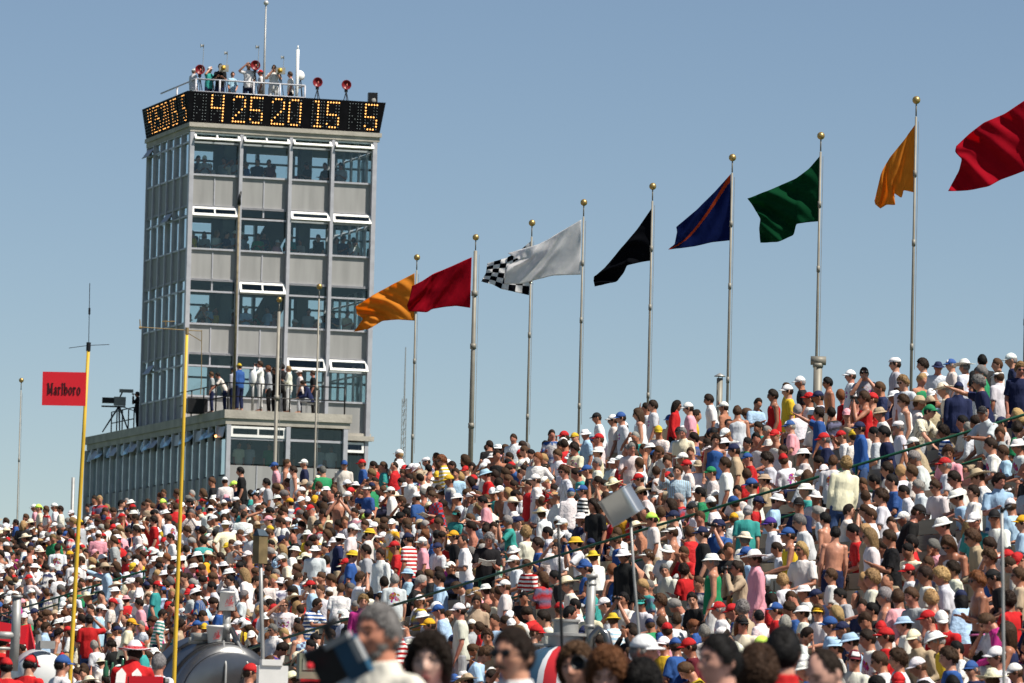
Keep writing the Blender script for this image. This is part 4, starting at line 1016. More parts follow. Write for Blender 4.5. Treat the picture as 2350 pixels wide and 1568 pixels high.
# roof railing, terrace railing
def rail_run(root, pts, heights, m, rad, posts):
    for h in heights: MB().tube([Vector(p) + Vector((0, 0, h)) for p in pts], rad, 8).build('rail', m, root, True)
    for p in posts: MB().tube([Vector(p), Vector(p) + Vector((0, 0, heights[0]))], rad * 1.2, 8).build('post', m, root, True)
rr_ = put('roof_railing', 'pale grey pipe railing around the tower roof crew', 'railing', TB, TH)
rail_run(rr_, [(.15, 5.5, 26.0), (.15, .12, 26.0), (4.5, .12, 26.0), (4.5, 1.5, 26.0)], (1.08, .6), M_FRAME, .032, [(.15, 3, 26), (.15, .12, 26), (1.1, .12, 26), (2.45, .12, 26), (3.5, .12, 26), (4.5, .12, 26)])
tr_ = put('terrace_railing', 'dark pipe railing along the edge of annex terrace', 'railing', TB, TH)
rail_run(tr_, [(AL + .05, -.4, FZ), (AL + .05, AF + .1, FZ), (AR - .1, AF + .1, FZ)], (1.0, .5), M_BLACK, .025, [(AL + .05, -2.2, FZ), (AL + .05, -4, FZ), (AL + .05, -5.8, FZ), (AL + .05, AF + .1, FZ), (1.0, AF + .1, FZ), (2.1, AF + .1, FZ), (3.2, AF + .1, FZ), (AR - .1, AF + .1, FZ)])
a, b, z = tw(450, 898, -4.2); r_ = MB(); r_.box((0, 0, .30), (.75, .55, .52)); r_.box((0, 0, .02), (.6, .4, .04)); o = r_.build('equipment_case', M_BLACK); o.location = tworld(a, b, FZ); o.rotation_euler.z = TH; tag(o, 'black equipment case at the left edge of annex terrace', 'case')
a, b, z = tw(580, 868, AF + .5); r_ = put('dish_stand', 'white oval dish on a steel stand before the white clad terrace watcher', 'dish', tworld(a, b, FZ), R(-30)); h = z - FZ
g = MB(); g.lathe([(.03, .08), (.14, .06), (.21, 0), (.2, -.01), (.02, .05)], 20, (0, 0, h), Matrix.Rotation(R(84), 3, 'X') @ Matrix.Diagonal((.85, 1.5, 1))); g.build('dish', M_WHITE, r_, True); MB().tube([(0, .03, 0), (0, .03, h)], .05, 8).build('stand', M_STEEL, r_, True); MB().box((.0, .1, h), (.14, .12, .2)).build('receiver', M_GREY, r_)
a, b, z = tw(717, 915, -6.8); r_ = put('folding_chair', 'folding metal chair under the seated reader on the terrace', 'chair', tworld(a, b, FZ), R(-80))
MB().box((0, .0, .43), (.44, .44, .03)).build('seat', M_BLACK, r_); MB().box((0, .24, .78), (.42, .03, .26)).build('backrest', M_BLACK, r_)
for x, y in ((-.2, -.2), (.2, -.2), (-.2, .22), (.2, .22)): MB().tube([(x, y, 0), (x, y, .42 if y < 0 else .9)], .013, 6).build('leg', M_STEEL, r_)
# slim mast in front of the tower, television camera, tv operator's rail
a, b, z = tw(536, 930, AF + .05); zt = tw(549, 452, AF + .05)[2]
r_ = put('antenna_mast', 'slim rusty mast rising from the terrace corner before the tower front', 'mast', tworld(a, b, FZ - .05))
MB().tube([(0, 0, 0), (0, 0, zt - FZ)], [.055, .04], 8).build('pole', mat('rusty_steel', (.20, .165, .11), .7, .2, 5, .3), r_, True)
g = MB(); g.tube([(0, 0, zt - FZ - .25), (0, 0, zt - FZ), (0.06, 0, zt - FZ + .25)], [.07, .06, .03], 8); g.build('head', M_BLACK, r_, True)
a, b, z = tw(272, 921, 10.0); r_ = put('television_camera', 'large grey television camera on a tripod at the left end of annex roof', 'camera', tworld(a, b, 13.93), R(8)); h = z - 13.93
MB().box((.05, 0, h), (.46, .30, .34)).build('body', M_GREY, r_); g = MB(); g.box((-.40, 0, h + .02), (.50, .24, .22)); g.build('lens_hood', M_BLACK, r_); MB().box((.30, 0, h + .42), (.55, .16, .13)).build('viewfinder', M_GREY, r_)
MB().tube([(.05, 0, h + .15), (.15, 0, h + .40)], .03, 6).build('bracket', M_BLACK, r_); MB().tube([(.1, 0, h - .2), (.62, .1, h - .35)], .018, 6).build('pan_handle', M_BLACK, r_); MB().box((-.2, 0, h - .22), (.95, .08, .06)).build('plate', M_BLACK, r_)
for k, (x, y) in enumerate(((-.62, -.2), (.05, -.4), (.5, .35))): MB().tube([(.03, 0, h - .2), (x, y, 0)], [.04, .025], 6).build('leg', M_BLACK, r_)
cr_ = put('roof_railing', 'dark pipe railing beside the television camera on annex roof', 'railing', TB, TH)
rail_run(cr_, [(AL + .1, 6.9, 13.93), (AL + .1, 10.6, 13.93)], (.85, .4), M_BLACK, .022, [(AL + .1, 6.9, 13.93), (AL + .1, 7.8, 13.93), (AL + .1, 8.8, 13.93), (AL + .1, 9.7, 13.93), (AL + .1, 10.6, 13.93)])
# ------------------------------------------------------------------ flagpoles and flags
VP = 38.9
def pole_at(x, y): return onplane(x, y, V * VP, V)
def foot_z(u): return floor_z(ROWV[-1]) - .4
PSPEC = [((49, 873), 'bare thin flagpole at the far left behind the crowd', .030), ((641, 688), 'shorter bare flagpole with a gilt ball before the annex windows', .075), ((733, 658), 'taller bare flagpole with a gilt ball before the annex windows', .040),
         ((957, 591), 'flagpole flying the orange flag beside the tower', .036), ((1092, 545), 'thick flagpole flying the red flag between orange and chequered flags', .075), ((1221, 512), 'flagpole flying the black and white chequered flag', .036), ((1340, 465), 'flagpole flying the plain white flag', .036),
         ((1498, 428), 'flagpole flying the black flag', .036), ((1681, 362), 'flagpole flying the blue flag with an orange stripe', .036), ((1884, 312), 'flagpole flying the dark green flag', .036), ((2103, 230), 'flagpole flying the torn orange flag', .036), ((2364, 120), 'flagpole at the right edge flying the big red flag', .040)]
POLES = []
for (x, y), lab, r0 in PSPEC:
    P = pole_at(x, y); zb = foot_z(0) if x > 0 else 0
    z0 = -.0 if x < 800 else floor_z(ROWV[-1]) - .3
    root = put('flagpole', lab, 'flagpole', (P.x, P.y, z0), 0, 'flagpoles in a row behind the stand'); H = P.z - z0
    top = H - .30
    g = MB(); g.tube([(0, 0, 0), (0, 0, H * .5), (0, 0, top - .01)], [r0 * .82, r0 * .74, r0 * .56], 10)
    for t in (.35, .62, .8): g.tube([(0, 0, H * t), (0, 0, H * t + .12)], r0 * .95, 10)
    g.build('pole', M_POLE, root, True)
    MB().tube([(0, 0, top), (0, 0, H)], .014, 8).build('spindle', M_POLE, root, True)
    g = MB(); g.ball((0, 0, H), .075, 20, 14); g.build('ball', M_GILT, root, True)
    g = MB(); g.tube([(r0 + .02, -.01, H * .3), (r0 + .012, -.01, top - .1)], .006, 5); g.build('halyard', M_STEEL, root)
    POLES.append(P)
def flag_mat(name, col):
    m = bpy.data.materials.new(name); m.use_nodes = True; t = m.node_tree; b = t.nodes['Principled BSDF']; o = t.nodes['Material Output']
    b.inputs['Roughness'].default_value = .85; b.inputs['Specular IOR Level'].default_value = .06
    tl = t.nodes.new('ShaderNodeBsdfTranslucent'); mx = t.nodes.new('ShaderNodeMixShader'); mx.inputs[0].default_value = .64
    tc = t.nodes.new('ShaderNodeTexCoord'); n = t.nodes.new('ShaderNodeTexNoise'); n.inputs['Scale'].default_value = 3.5; n.inputs['Detail'].default_value = 5
    mr = t.nodes.new('ShaderNodeMapRange'); mr.inputs['To Min'].default_value = .85; mr.inputs['To Max'].default_value = 1.12
    vm = t.nodes.new('ShaderNodeVectorMath'); vm.operation = 'SCALE'; vm.inputs[0].default_value = col
    bp = t.nodes.new('ShaderNodeBump'); bp.inputs['Distance'].default_value = .02; n2 = t.nodes.new('ShaderNodeTexNoise'); n2.inputs['Scale'].default_value = 3; n2.inputs['Detail'].default_value = 3
    t.links.new(tc.outputs['Object'], n.inputs['Vector']); t.links.new(tc.outputs['Object'], n2.inputs['Vector']); t.links.new(n2.outputs[0], bp.inputs['Height'])
    t.links.new(n.outputs[0], mr.inputs['Value']); t.links.new(mr.outputs[0], vm.inputs['Scale']); t.links.new(vm.outputs[0], b.inputs['Base Color']); t.links.new(vm.outputs[0], tl.inputs[0])
    t.links.new(bp.outputs[0], b.inputs['Normal']); t.links.new(bp.outputs[0], tl.inputs['Normal'])
    t.links.new(b.outputs[0], mx.inputs[1]); t.links.new(tl.outputs[0], mx.inputs[2]); t.links.new(mx.outputs[0], o.inputs[0]); return m
F_OR = flag_mat('orange_flag_cloth', (.88, .38, .05)); F_RED = flag_mat('red_flag_cloth', (.55, .010, .030)); F_WH = flag_mat('white_flag_cloth', (.86, .85, .86))
F_BK = flag_mat('black_flag_cloth', (.008, .009, .013)); F_BL = flag_mat('blue_flag_cloth', (.014, .028, .15)); F_GR = flag_mat('green_flag_cloth', (.008, .095, .036)); F_ST = flag_mat('orange_stripe_cloth', (.60, .10, .03))
def resample(pts, n):
    L = [0]
    for a, b in zip(pts, pts[1:]): L.append(L[-1] + math.hypot(b[0] - a[0], b[1] - a[1]))
    out = []
    for k in range(n):
        t = L[-1] * k / (n - 1); i = max(j for j in range(len(L) - 1) if L[j] <= t + 1e-9)
        f = (t - L[i]) / max(1e-9, L[i + 1] - L[i]); out.append((pts[i][0] * (1 - f) + pts[i + 1][0] * f, pts[i][1] * (1 - f) + pts[i + 1][1] * f))
    return out
def smooth_line(p, it=2):
    for _ in range(it): p = [p[0]] + [((p[i - 1][0] + 2 * p[i][0] + p[i + 1][0]) / 4, (p[i - 1][1] + 2 * p[i][1] + p[i + 1][1]) / 4) for i in range(1, len(p) - 1)] + [p[-1]]
    return p
def flag(label, org, sc, top, bot, fly, pole, m, seed, amp=.10, waves=2.3, cells=None, m2=None, stripe=None, dd=0., nu=56, nv=36):
    cv = lambda p: ((org[0] + p[0] / sc) * 2350 / 3430, (org[1] + p[1] / sc) * 2350 / 3430)
    A = smooth_line(resample([cv(p) for p in top], nu + 1)); B = smooth_line(resample([cv(p) for p in bot], nu + 1))
    FL = smooth_line(resample([cv(p) for p in [top[-1]] + fly + [bot[-1]]], nv + 1), 1)
    d0 = POLES[pole].y + dd; P0 = POLES[pole]; vs = []
    for i in range(nu + 1):
        s = i / nu
        for j in range(nv + 1):
            t = j / nv
            x = A[i][0] * (1 - t) + B[i][0] * t; y = A[i][1] * (1 - t) + B[i][1] * t
            lx = A[-1][0] * (1 - t) + B[-1][0] * t; ly = A[-1][1] * (1 - t) + B[-1][1] * t
            k = s ** 3; x += (FL[j][0] - lx) * k; y += (FL[j][1] - ly) * k
            ph = waves * 2 * math.pi * (s * .9 + .55 * t * (1 if seed % 2 else -1)) + seed
            dep = amp * (s ** .6) * (math.sin(ph) + .5 * math.sin(2.1 * ph + 3 * t + seed) + .9 * noise.noise(Vector((s * 3.1, t * 2.4, seed * 7.3)))) + s * .45
            vs.append(at(x, y, d0 + dep))
    mb = MB(); mb.add(vs, [(i * (nv + 1) + j, (i + 1) * (nv + 1) + j, (i + 1) * (nv + 1) + j + 1, i * (nv + 1) + j + 1) for i in range(nu) for j in range(nv)])
    o = mb.build('flag', m, None, True, off=(P0.x, P0.y, P0.z)); tag(o, label, 'flag', 'flags flying above the stand')
    if m2:
        o.data.materials.append(m2)
        for q in o.data.polygons:
            i, j = divmod(q.index, nv); s, t = (i + .5) / nu, (j + .5) / nv
            if cells: q.material_index = (int(s * cells[0]) + int(t * cells[1])) % 2
            elif stripe: q.material_index = int(abs(t - s ** 1.4 * .93 - .045) < stripe * (1 - .2 * s))
    sm = o.modifiers.new('cloth thickness', 'SOLIDIFY'); sm.thickness = .006
    return o
o1, s1 = (1140, 650), 1.96; o2, s2 = (2200, 300), 1.845
flag('orange flag overlapped by the red flag beside the tower', o1, s1, [(487, 520), (350, 590), (220, 660), (100, 740)], [(487, 832), (380, 825), (280, 832), (190, 885), (88, 905)], [(110, 790), (150, 818)], 3, F_OR, 1, .13)
flag('red flag between the orange flag and chequered flag', o1, s1, [(862, 415), (740, 470), (600, 530), (540, 570), (470, 605)], [(852, 748), (760, 735), (660, 745), (600, 757), (570, 778), (450, 770)], [(455, 680), (437, 735)], 4, F_RED, 2, .09)
flag('black and white chequered flag half hidden by the white flag', o1, s1, [(1252, 308), (1180, 370), (1090, 420), (965, 455)], [(1238, 665), (1130, 640), (1060, 625), (990, 590), (925, 575)], [(955, 520)], 5, F_WH, 3, .07, 1.6, (7, 6), F_BK, nu=56, nv=36)
flag('plain white flag in front of the chequered flag', o1, s1, [(1582, 168), (1450, 245), (1370, 295), (1300, 330), (1100, 390)], [(1578, 530), (1400, 535), (1280, 565), (1180, 592), (1075, 590)], [(1175, 430), (1095, 470), (1080, 530)], 6, F_WH, 4, .10)
flag('plain black flag between the white flag and blue flag', o1, s1, [(2046, 90), (1950, 230), (1840, 360), (1740, 480), (1665, 545)], [(2042, 437), (1960, 450), (1880, 470), (1860, 520), (1815, 575), (1670, 608)], [(1662, 570)], 7, F_BK, 5, .08)
flag('dark blue flag with a slanting orange stripe', o2, s2, [(457, 522), (360, 630), (250, 740), (120, 850)], [(457, 932), (340, 945), (230, 970), (72, 990)], [(125, 880), (110, 955)], 8, F_BL, 6, .07, 1.5, None, F_ST, .062, nu=70, nv=50)
flag('dark green flag between the blue flag and torn orange flag', o2, s2, [(1013, 405), (940, 490), (860, 550), (700, 620), (560, 675)], [(998, 815), (920, 822), (860, 832), (845, 900), (750, 943), (640, 947)], [(595, 720), (640, 800), (632, 860)], 9, F_GR, 7, .10)
flag('torn orange flag between the green flag and big red flag', o2, s2, [(1606, 203), (1530, 310), (1440, 420), (1385, 520), (1345, 690)], [(1592, 637), (1525, 622), (1512, 672), (1465, 640), (1475, 715), (1420, 712), (1380, 735)], [(1350, 710)], 10, F_OR, 8, .06)
flag('big red flag running out of the right edge', o2, s2, [(2312, 42), (2269, 70), (2150, 150), (2020, 205), (1935, 270), (1850, 350)], [(2304, 490), (2269, 505), (2120, 560), (2050, 600), (1920, 625), (1800, 628)], [(1842, 385), (1885, 430), (1868, 500)], 11, F_RED, 9, .10)

# ------------------------------------------------------------------ vents behind the crest, distant radio mast
def base_at(x, y, d): P = at(x, y, d); return P
P = at(1650, 958, 114); Pt = at(1651, 868, 114)
r_ = put('vent_pipe', 'grey vent pipe with a conical cap behind the crowd', 'pipe', (P.x, P.y, P.z - 1.5)); H = Pt.z - P.z + 1.5
MB().tube([(0, 0, 0), (0, 0, H)], .062, 14).build('pipe', M_POLE, r_, True); g = MB(); g.lathe([(.115, 0), (.115, .012), (.04, .055), (.006, .075)], 18, (0, 0, H + .03)); g.build('cap', M_STEEL, r_, True)
for k in range(3): MB().tube([(.05 * math.cos(k * 2.1), .05 * math.sin(k * 2.1), H - .02), (.05 * math.cos(k * 2.1), .05 * math.sin(k * 2.1), H + .04)], .008, 5).build('strut', M_STEEL, r_)
P = at(1876, 900, 108); Pt = at(1879, 834, 108)
r_ = put('chimney_pipe', 'thick grey pipe with a tee shaped top behind the crowd', 'pipe', (P.x, P.y, P.z - 1.5)); H = Pt.z - P.z + 1.5
MB().tube([(0, 0, 0), (0, 0, H)], .085, 16).build('pipe', M_POLE, r_, True); MB().tube([(-.14, 0, H + .05), (.15, 0, H + .05)], .085, 16).build('tee', M_POLE, r_, True); MB().tube([(0, 0, H - .08), (0, 0, H - .0)], .10, 16).build('collar', M_POLE, r_, True)
P = at(923, 1120, 420); r_ = put('radio_mast', 'distant thin lattice radio mast between the tower and first flagpole', 'mast', (P.x, P.y, 0)); zt = at(929, 797, 420).z; zm = at(926, 915, 420).z
g = MB()
for x, y in ((-.16, -.1), (.16, -.1), (0, .18)): g.tube([(x, y, 0), (x, y, zm)], .03, 5)
n = 26
for k in range(n):
    z0, z1 = zm * (.35 + .65 * k / n), zm * (.35 + .65 * (k + 1) / n); L = [(-.16, -.1), (.16, -.1), (0, .18)]
    for q in range(3): a, b = L[q], L[(q + 1) % 3]; g.tube([(*a, z0), (*b, z1)], .018, 4)
g.build('lattice', M_STEEL, r_); MB().tube([(0, 0, zm - .3), (0, 0, zt)], [.06, .035], 6).build('whip', M_STEEL, r_)
P = at(165, 1200, 180); Pt = at(166, 1096, 180); o = MB().tube([(0, 0, 0), (0, 0, Pt.z - P.z + 3)], .055, 8).build('post', M_STEEL, None, True); o.name = 'lamp_post'; o.location = (P.x, P.y, P.z - 3); tag(o, 'short plain grey post left of the annex behind the crowd', 'post')
# ------------------------------------------------------------------ pit side objects in front of the stand
def flat(P): return Vector((P.x, P.y, 0))
M_CHROME = mat('polished_tank_metal', (.20, .20, .20), .28, .9, 2.5, .12, .006, 3)
M_PLAST = mat('white_bucket_plastic', (.74, .73, .70), .35, 0, 5, .06)
M_REDINK = mat('red_lettering', (.50, .02, .02), .5)
M_SIGN = mat('red_sign_paint', (.66, .018, .03), .45, 0, 2, .06)
M_INK = mat('dark_lettering', (.035, .008, .010), .6)
# --- lettering, cut as slab serif strokes in a unit cell (x height 1, cap height 1.5)
def ring(g, cx, cy, rx, ry, tw_, th, n=20, a0=0, a1=360, z=0, dz=.012):
    vs = []; k = n + 1
    for i in range(k):
        a = R(a0 + (a1 - a0) * i / n)
        for zz in (z, z - dz): vs += [(cx + rx * math.cos(a), zz, cy + ry * math.sin(a)), (cx + (rx - tw_) * math.cos(a), zz, cy + (ry - th) * math.sin(a))]
    fs = []
    for i in range(n):
        a, b = i * 4, (i + 1) * 4
        fs += [(a, a + 1, b + 1, b), (a + 2, b + 2, b + 3, a + 3), (a, b, b + 2, a + 2), (a + 1, a + 3, b + 3, b + 1)]
    g.add(vs, fs)
def bar(g, x0, z0, x1, z1, dy=.012): g.span((x0, -dy, z0), (x1, 0, z1))
def glyph(g, ch, x):
    s = .185
    def G(): return MB()
    def stem(m, px, z0, z1, top=True, bot=True, w=s):
        bar(m, px, z0, px + w, z1)
        if bot: bar(m, px - .07, z0, px + w + .07, z0 + .08, .013)
        if top: bar(m, px - .09, z1 - .08, px + w * .5, z1, .013)
    m = MB(); W = .6
    if ch == 'M':
        stem(m, .06, 0, 1.5); stem(m, .86, 0, 1.5); bar(m, .86, 1.42, 1.16, 1.5, .013)
        for a, b in ((.16, .55), (.97, .58)): m.add([(a - .10, -.011, 1.5), (a + .10, -.011, 1.5), (b + .09, -.011, .15), (b - .09, -.011, .15), (a - .10, 0, 1.5), (a + .10, 0, 1.5), (b + .09, 0, .15), (b - .09, 0, .15)], [(0, 1, 2, 3), (4, 7, 6, 5), (0, 4, 5, 1), (1, 5, 6, 2), (2, 6, 7, 3), (3, 7, 4, 0)])
        W = 1.22
    elif ch == 'a': ring(m, .30, .29, .27, .30, .15, .09, 18); stem(m, .36, 0, .82, False); ring(m, .32, .72, .25, .28, .19, .10, 12, 10, 165); W = .70
    elif ch == 'r': stem(m, .06, 0, 1.0); ring(m, .36, .70, .26, .30, .17, .14, 12, 25, 170); W = .64
    elif ch == 'l': stem(m, .07, 0, 1.55); W = .38
    elif ch == 'b': stem(m, .05, 0, 1.55, True, False); ring(m, .40, .5, .34, .52, .19, .09, 22); W = .80
    elif ch == 'o': ring(m, .38, .5, .36, .52, .19, .09, 24); W = .80
    g.add([(p[0] + x, p[1], p[2]) for p in m.v], m.f); return W
def word(text, width, height):
    g = MB(); x = 0
    for ch in text: x += glyph(g, ch, x) + .10
    sx = width / x; sz = height / 1.5
    g.v = [(p[0] * sx, p[1] * .5, p[2] * sz) for p in g.v]; return g
# yellow poles
def pole_pts(pts, d): return [at(x, y, d) for x, y in pts]
D1 = 75
A = pole_pts([(160, 1568), (175, 1300), (190, 1035), (203, 800)], D1); base = Vector((A[0].x - .003, A[0].y, 0))
r_ = put('sign_pole', 'tall yellow pole carrying the red sign', 'pole', base)
MB().tube([Vector((0, 0, .7 * 0))] + [p - base for p in A], [.03, .03, .028, .025, .022], 10).build('pole', M_YELLOW, r_, True)
g = MB(); g.tube([at(202.5, 806, D1) - base, at(203.5, 786, D1) - base], .03, 8); g.tube([at(203.5, 787, D1) - base, at(206, 650, D1) - base], .005, 5); g.tube([at(205, 722, D1) - base, at(205.3, 707, D1) - base], .014, 6)
for dx, dy in ((-45, 6), (48, -2)): g.tube([at(203, 793, D1) - base, at(203 + dx, 793 + dy, D1) - base], .004, 4)
g.build('whip_antenna', M_BLACK, r_)
q = [at(x, y, D1 - .05) for x, y in ((98, 853), (201, 855), (196, 932), (96, 930))]; cb = q[3]
xs = (q[2] - q[3]); ex = Vector((xs.x, 0, xs.z)).normalized(); W_, H_ = xs.length, (q[0] - q[3]).length
g = MB(); g.span((0, 0, 0), (W_, .02, H_)); sg = g.build('sign_board', M_SIGN, r_); sg.location = cb - base; sg.rotation_euler = (0, -math.atan2(ex.z, ex.x) * 1.0, 0)
tx = word('Marlboro', W_ * .78, H_ * .33); tx.v = [(p[0] + W_ * .12, p[1] - .002, p[2] + H_ * .335) for p in tx.v]; tx.build('lettering', M_INK, sg)
A = pole_pts([(399, 1568), (411, 1250), (420, 1010), (429, 765)], D1 + 3); base = Vector((A[0].x, A[0].y, 0))
r_ = put('antenna_pole', 'tall yellow pole carrying a thin cross arm antenna', 'pole', base)
MB().tube([Vector((0, 0, 0))] + [p - base for p in A], [.031, .030, .028, .024, .020], 10).build('pole', M_YELLOW, r_, True)
g = MB(); L3 = lambda *p: [at(x, y, D1 + 3) - base for x, y in p]
g.tube(L3((322, 751), (429, 758), (463, 760)), .007, 6); g.tube(L3((322, 756), (321, 733)), .008, 6); g.tube(L3((319, 752), (326, 752)), .02, 6); g.tube(L3((463, 758), (462, 880), (460, 905)), .006, 6); g.tube(L3((432, 765), (462, 783)), .006, 5); g.tube(L3((429, 768), (429.3, 752)), .025, 8)
g.tube(L3((372, 738), (402, 738)), .008, 6); g.tube(L3((380, 748), (380, 735)), .008, 5)
g.build('cross_arm', mat('brass_tube', (.30, .22, .11), .5, .4, 6, .2), r_)
# thin poles in front of the crowd
def thin_pole(name, label, pts, d, rad, m):
    P = [at(x, y, d) for x, y in pts]; b = Vector((P[0].x, P[0].y, 0)); r_ = put(name, label, 'pole', b)
    MB().tube([Vector((0, 0, 0))] + [p - b for p in P], rad, 8).build('tube', m, r_, True); return r_, P, b
thin_pole('antenna_pole', 'thin black antenna pole crossing the crowd beside the man in sunglasses', [(1292, 1568), (1284, 1290), (1281, 1205)], 48, .013, M_BLACK)
r_, P, b = thin_pole('antenna_pole', 'dark grey pole with a small tee arm near the right edge', [(2304, 1568), (2301, 1300), (2299, 1172)], 50, .015, M_STEEL)
g = MB(); g.tube([at(2296, 1174, 50) - b, at(2322, 1160, 50) - b], .013, 8); g.tube([at(2299, 1176, 50) - b, at(2301, 1164, 50) - b], .02, 8); g.build('arm', M_BLACK, r_, True)
# metal lamp box on its pole
DB = 58
r_, P, b = thin_pole('floodlight_pole', 'thin grey pole topped by a tilted silver metal box', [(1468, 1470), (1455, 1320), (1447, 1195)], DB, .014, M_STEEL)
ctr = at(1426, 1160, DB) - b; Rm = Matrix.Rotation(R(-32), 3, 'Y') @ Matrix.Rotation(R(-22), 3, 'Z')
g = MB(); prof = []
for k in range(24):
    a = 2 * math.pi * k / 24; c, s = math.cos(a), math.sin(a); e = .38
    prof.append((math.copysign(abs(c) ** e, c) * .175, math.copysign(abs(s) ** e, s) * .13))
zz = [(-.15, 1.04), (-.135, 1.04), (-.13, 1.0), (.13, 1.0), (.135, 1.03), (.15, 1.03)]
vs = [Rm @ Vector((x * k, y * k, z)) + ctr for z, k in zz for x, y in prof]; n = 24
fs = [(i * n + k, i * n + (k + 1) % n, (i + 1) * n + (k + 1) % n, (i + 1) * n + k) for i in range(len(zz) - 1) for k in range(n)] + [tuple(range(n - 1, -1, -1)), tuple((len(zz) - 1) * n + k for k in range(n))]
g.add(vs, fs); bx = g.build('metal_box', mat('brushed_sheet_metal', (.55, .57, .57), .30, .85, 4, .1), r_, True)
bm = bx.modifiers.new('edges', 'EDGE_SPLIT'); bm.split_angle = R(40)
MB().tube([at(1447, 1198, DB) - b, at(1440, 1186, DB) - b], .03, 8).build('bracket', M_BLACK, r_)
# box on a grey pole at the left
r_, P, b = thin_pole('box_pole', 'grey pole carrying a narrow wooden box before the left crowd', [(603, 1500), (600, 1400), (598, 1276)], 74, .026, M_STEEL)
ctr = at(597, 1262, 74.0) - b; g = MB(); Rm = Matrix.Rotation(R(38), 3, 'Z')
g.box(ctr, (.14, .14, .36), Rm); g.build('wooden_box', mat('varnished_box', (.17, .125, .06), .6, 0, 8, .25), r_)
g = MB(); g.add([Rm @ Vector(p) + ctr for p in ((-.08, -.08, .182), (.08, -.08, .182), (.08, .08, .182), (-.08, .08, .182), (-.055, 0, .27), (.055, 0, .27))], [(0, 3, 2, 1), (0, 1, 5, 4), (2, 3, 4, 5), (1, 2, 5), (3, 0, 4)]); g.build('box_roof', mat('slate_blue_paint', (.035, .06, .085), .5, 0, 5, .2), r_)

# polished fuel tank with stack and buckets
DT = 79; ct = at(507, 1604, DT); PZ = .70
r_ = put('fuel_tank', 'big polished round tank at the lower left with a stack on it', 'tank', (ct.x, ct.y, PZ), R(22)); cz = ct.z - PZ; RT = .78
Mx = Matrix.Rotation(R(97), 3, 'X'); g = MB()
g.lathe([(.05, .40), (.35, .395), (RT * .86, .36), (RT * .90, .34), (RT * .90, .28), (RT * .94, .26), (RT, .20), (RT, -.95), (RT * .8, -1.1), (.05, -1.2)], 56, (0, 0, cz), Mx)
tk = g.build('shell', M_CHROME, r_, True); e_ = tk.modifiers.new('e', 'EDGE_SPLIT'); e_.split_angle = R(35)
g = MB(); g.lathe([(RT * 1.012, .06), (RT * 1.03, .05), (RT * 1.03, -.01), (RT * 1.012, -.02)], 56, (0, 0, cz), Mx); g.lathe([(RT * 1.012, -.5), (RT * 1.03, -.51), (RT * 1.03, -.57), (RT * 1.012, -.58)], 56, (0, 0, cz), Mx); g.build('strap', M_BLACK, r_, True)
for x in (-.45, .45): MB().box((x, .3, (cz - .5) / 2), (.2, .9, max(.1, cz - .35))).build('cradle', M_STEEL, r_)
for x in (-.12, .22): MB().tube([(x, -.50, cz - .55), (x + .02, -.46, cz + .45), (x * .6, -.25, cz + .80)], .018, 8).build('pipe', M_STEEL, r_, True)
g = MB(); g.tube([(.14, .25, cz + .76), (.14, .25, cz + 1.28)], .055, 16); g.tube([(.14, .25, cz + .92), (.14, .25, cz + 1.05)], .064, 16); g.build('stack', M_STEEL, r_, True)
MB().tube([(.18, -.45, cz + .30), (.18, -.25, cz + .70), (.17, .12, cz + .98)], [.045, .045, .035], 12).build('brace_tube', M_CHROME, r_, True)
g = MB(); g.tube([(-.42, .2, cz + .80), (-.02, .2, cz + .80)], .05, 10); g.box((-.22, .2, cz + .86), (.30, .2, .10)); g.build('valve_block', M_GREY, r_, True)
tankM = Matrix.Translation((ct.x, ct.y, PZ)) @ Matrix.Rotation(R(22), 4, 'Z')
def bucket(label, loc, rz, r0, r1, h):
    r_ = put('bucket', label, 'bucket', loc, rz, 'white buckets on the polished tank')
    g = MB(); g.lathe([(r0 * .96, 0), (r0, .004), (r1, h - .03), (r1 * 1.04, h - .028), (r1 * 1.04, h - .012), (r1, h), (r1 * .93, h)], 30); g.build('pail', M_PLAST, r_, True)
    # two printed lines: a row of small capitals, a slanting red script with a swoosh
    g = MB()
    def wrap(u, z): a = u / r1 - math.pi / 2; rr = (r0 + (r1 - r0) * z / h) + .0025; return (rr * math.cos(a), rr * math.sin(a), z)
    def stroke(P, w=.0035):
        P = [wrap(x, z) for x, z in P]; g.tube(P, w, 4)
    sc = h * .30; sl = .35
    def S(pts): stroke([(x * sc * .42 - r1 * .35 + (z * sl) * sc * .5, z * sc * .75 + h * .30) for x, z in pts], .003)
    S([(0, 0), (.2, 1.3), (.6, .3), (1.1, 1.4), (1.0, 0)]); S([(1.4, .6), (1.4, 0)]); S([(1.4, .85), (1.42, .95)]); S([(1.75, 1.4), (1.7, 0)]); S([(2.05, 1.4), (2.0, 0)]); S([(2.3, .3), (2.6, .45), (2.5, .65), (2.3, .45), (2.35, .08), (2.65, .1)]); S([(2.9, .65), (2.85, 0)]); S([(2.9, .5), (3.15, .68)])
    S([(.0, -.35), (1.5, -.22), (3.2, -.3)]); S([(1.0, 1.55), (2.4, 1.95)])
    g.build('lettering', M_REDINK, r_)
    return r_
P = tankM @ Vector((.14, .25, cz + 1.235)); bucket('white bucket capping the tall grey stack', P, R(10), .118, .103, .27)
P = tankM @ Vector((-.10, .05, cz + .77)); bucket('white bucket standing on top of the polished tank', P, R(16), .095, .118, .25)

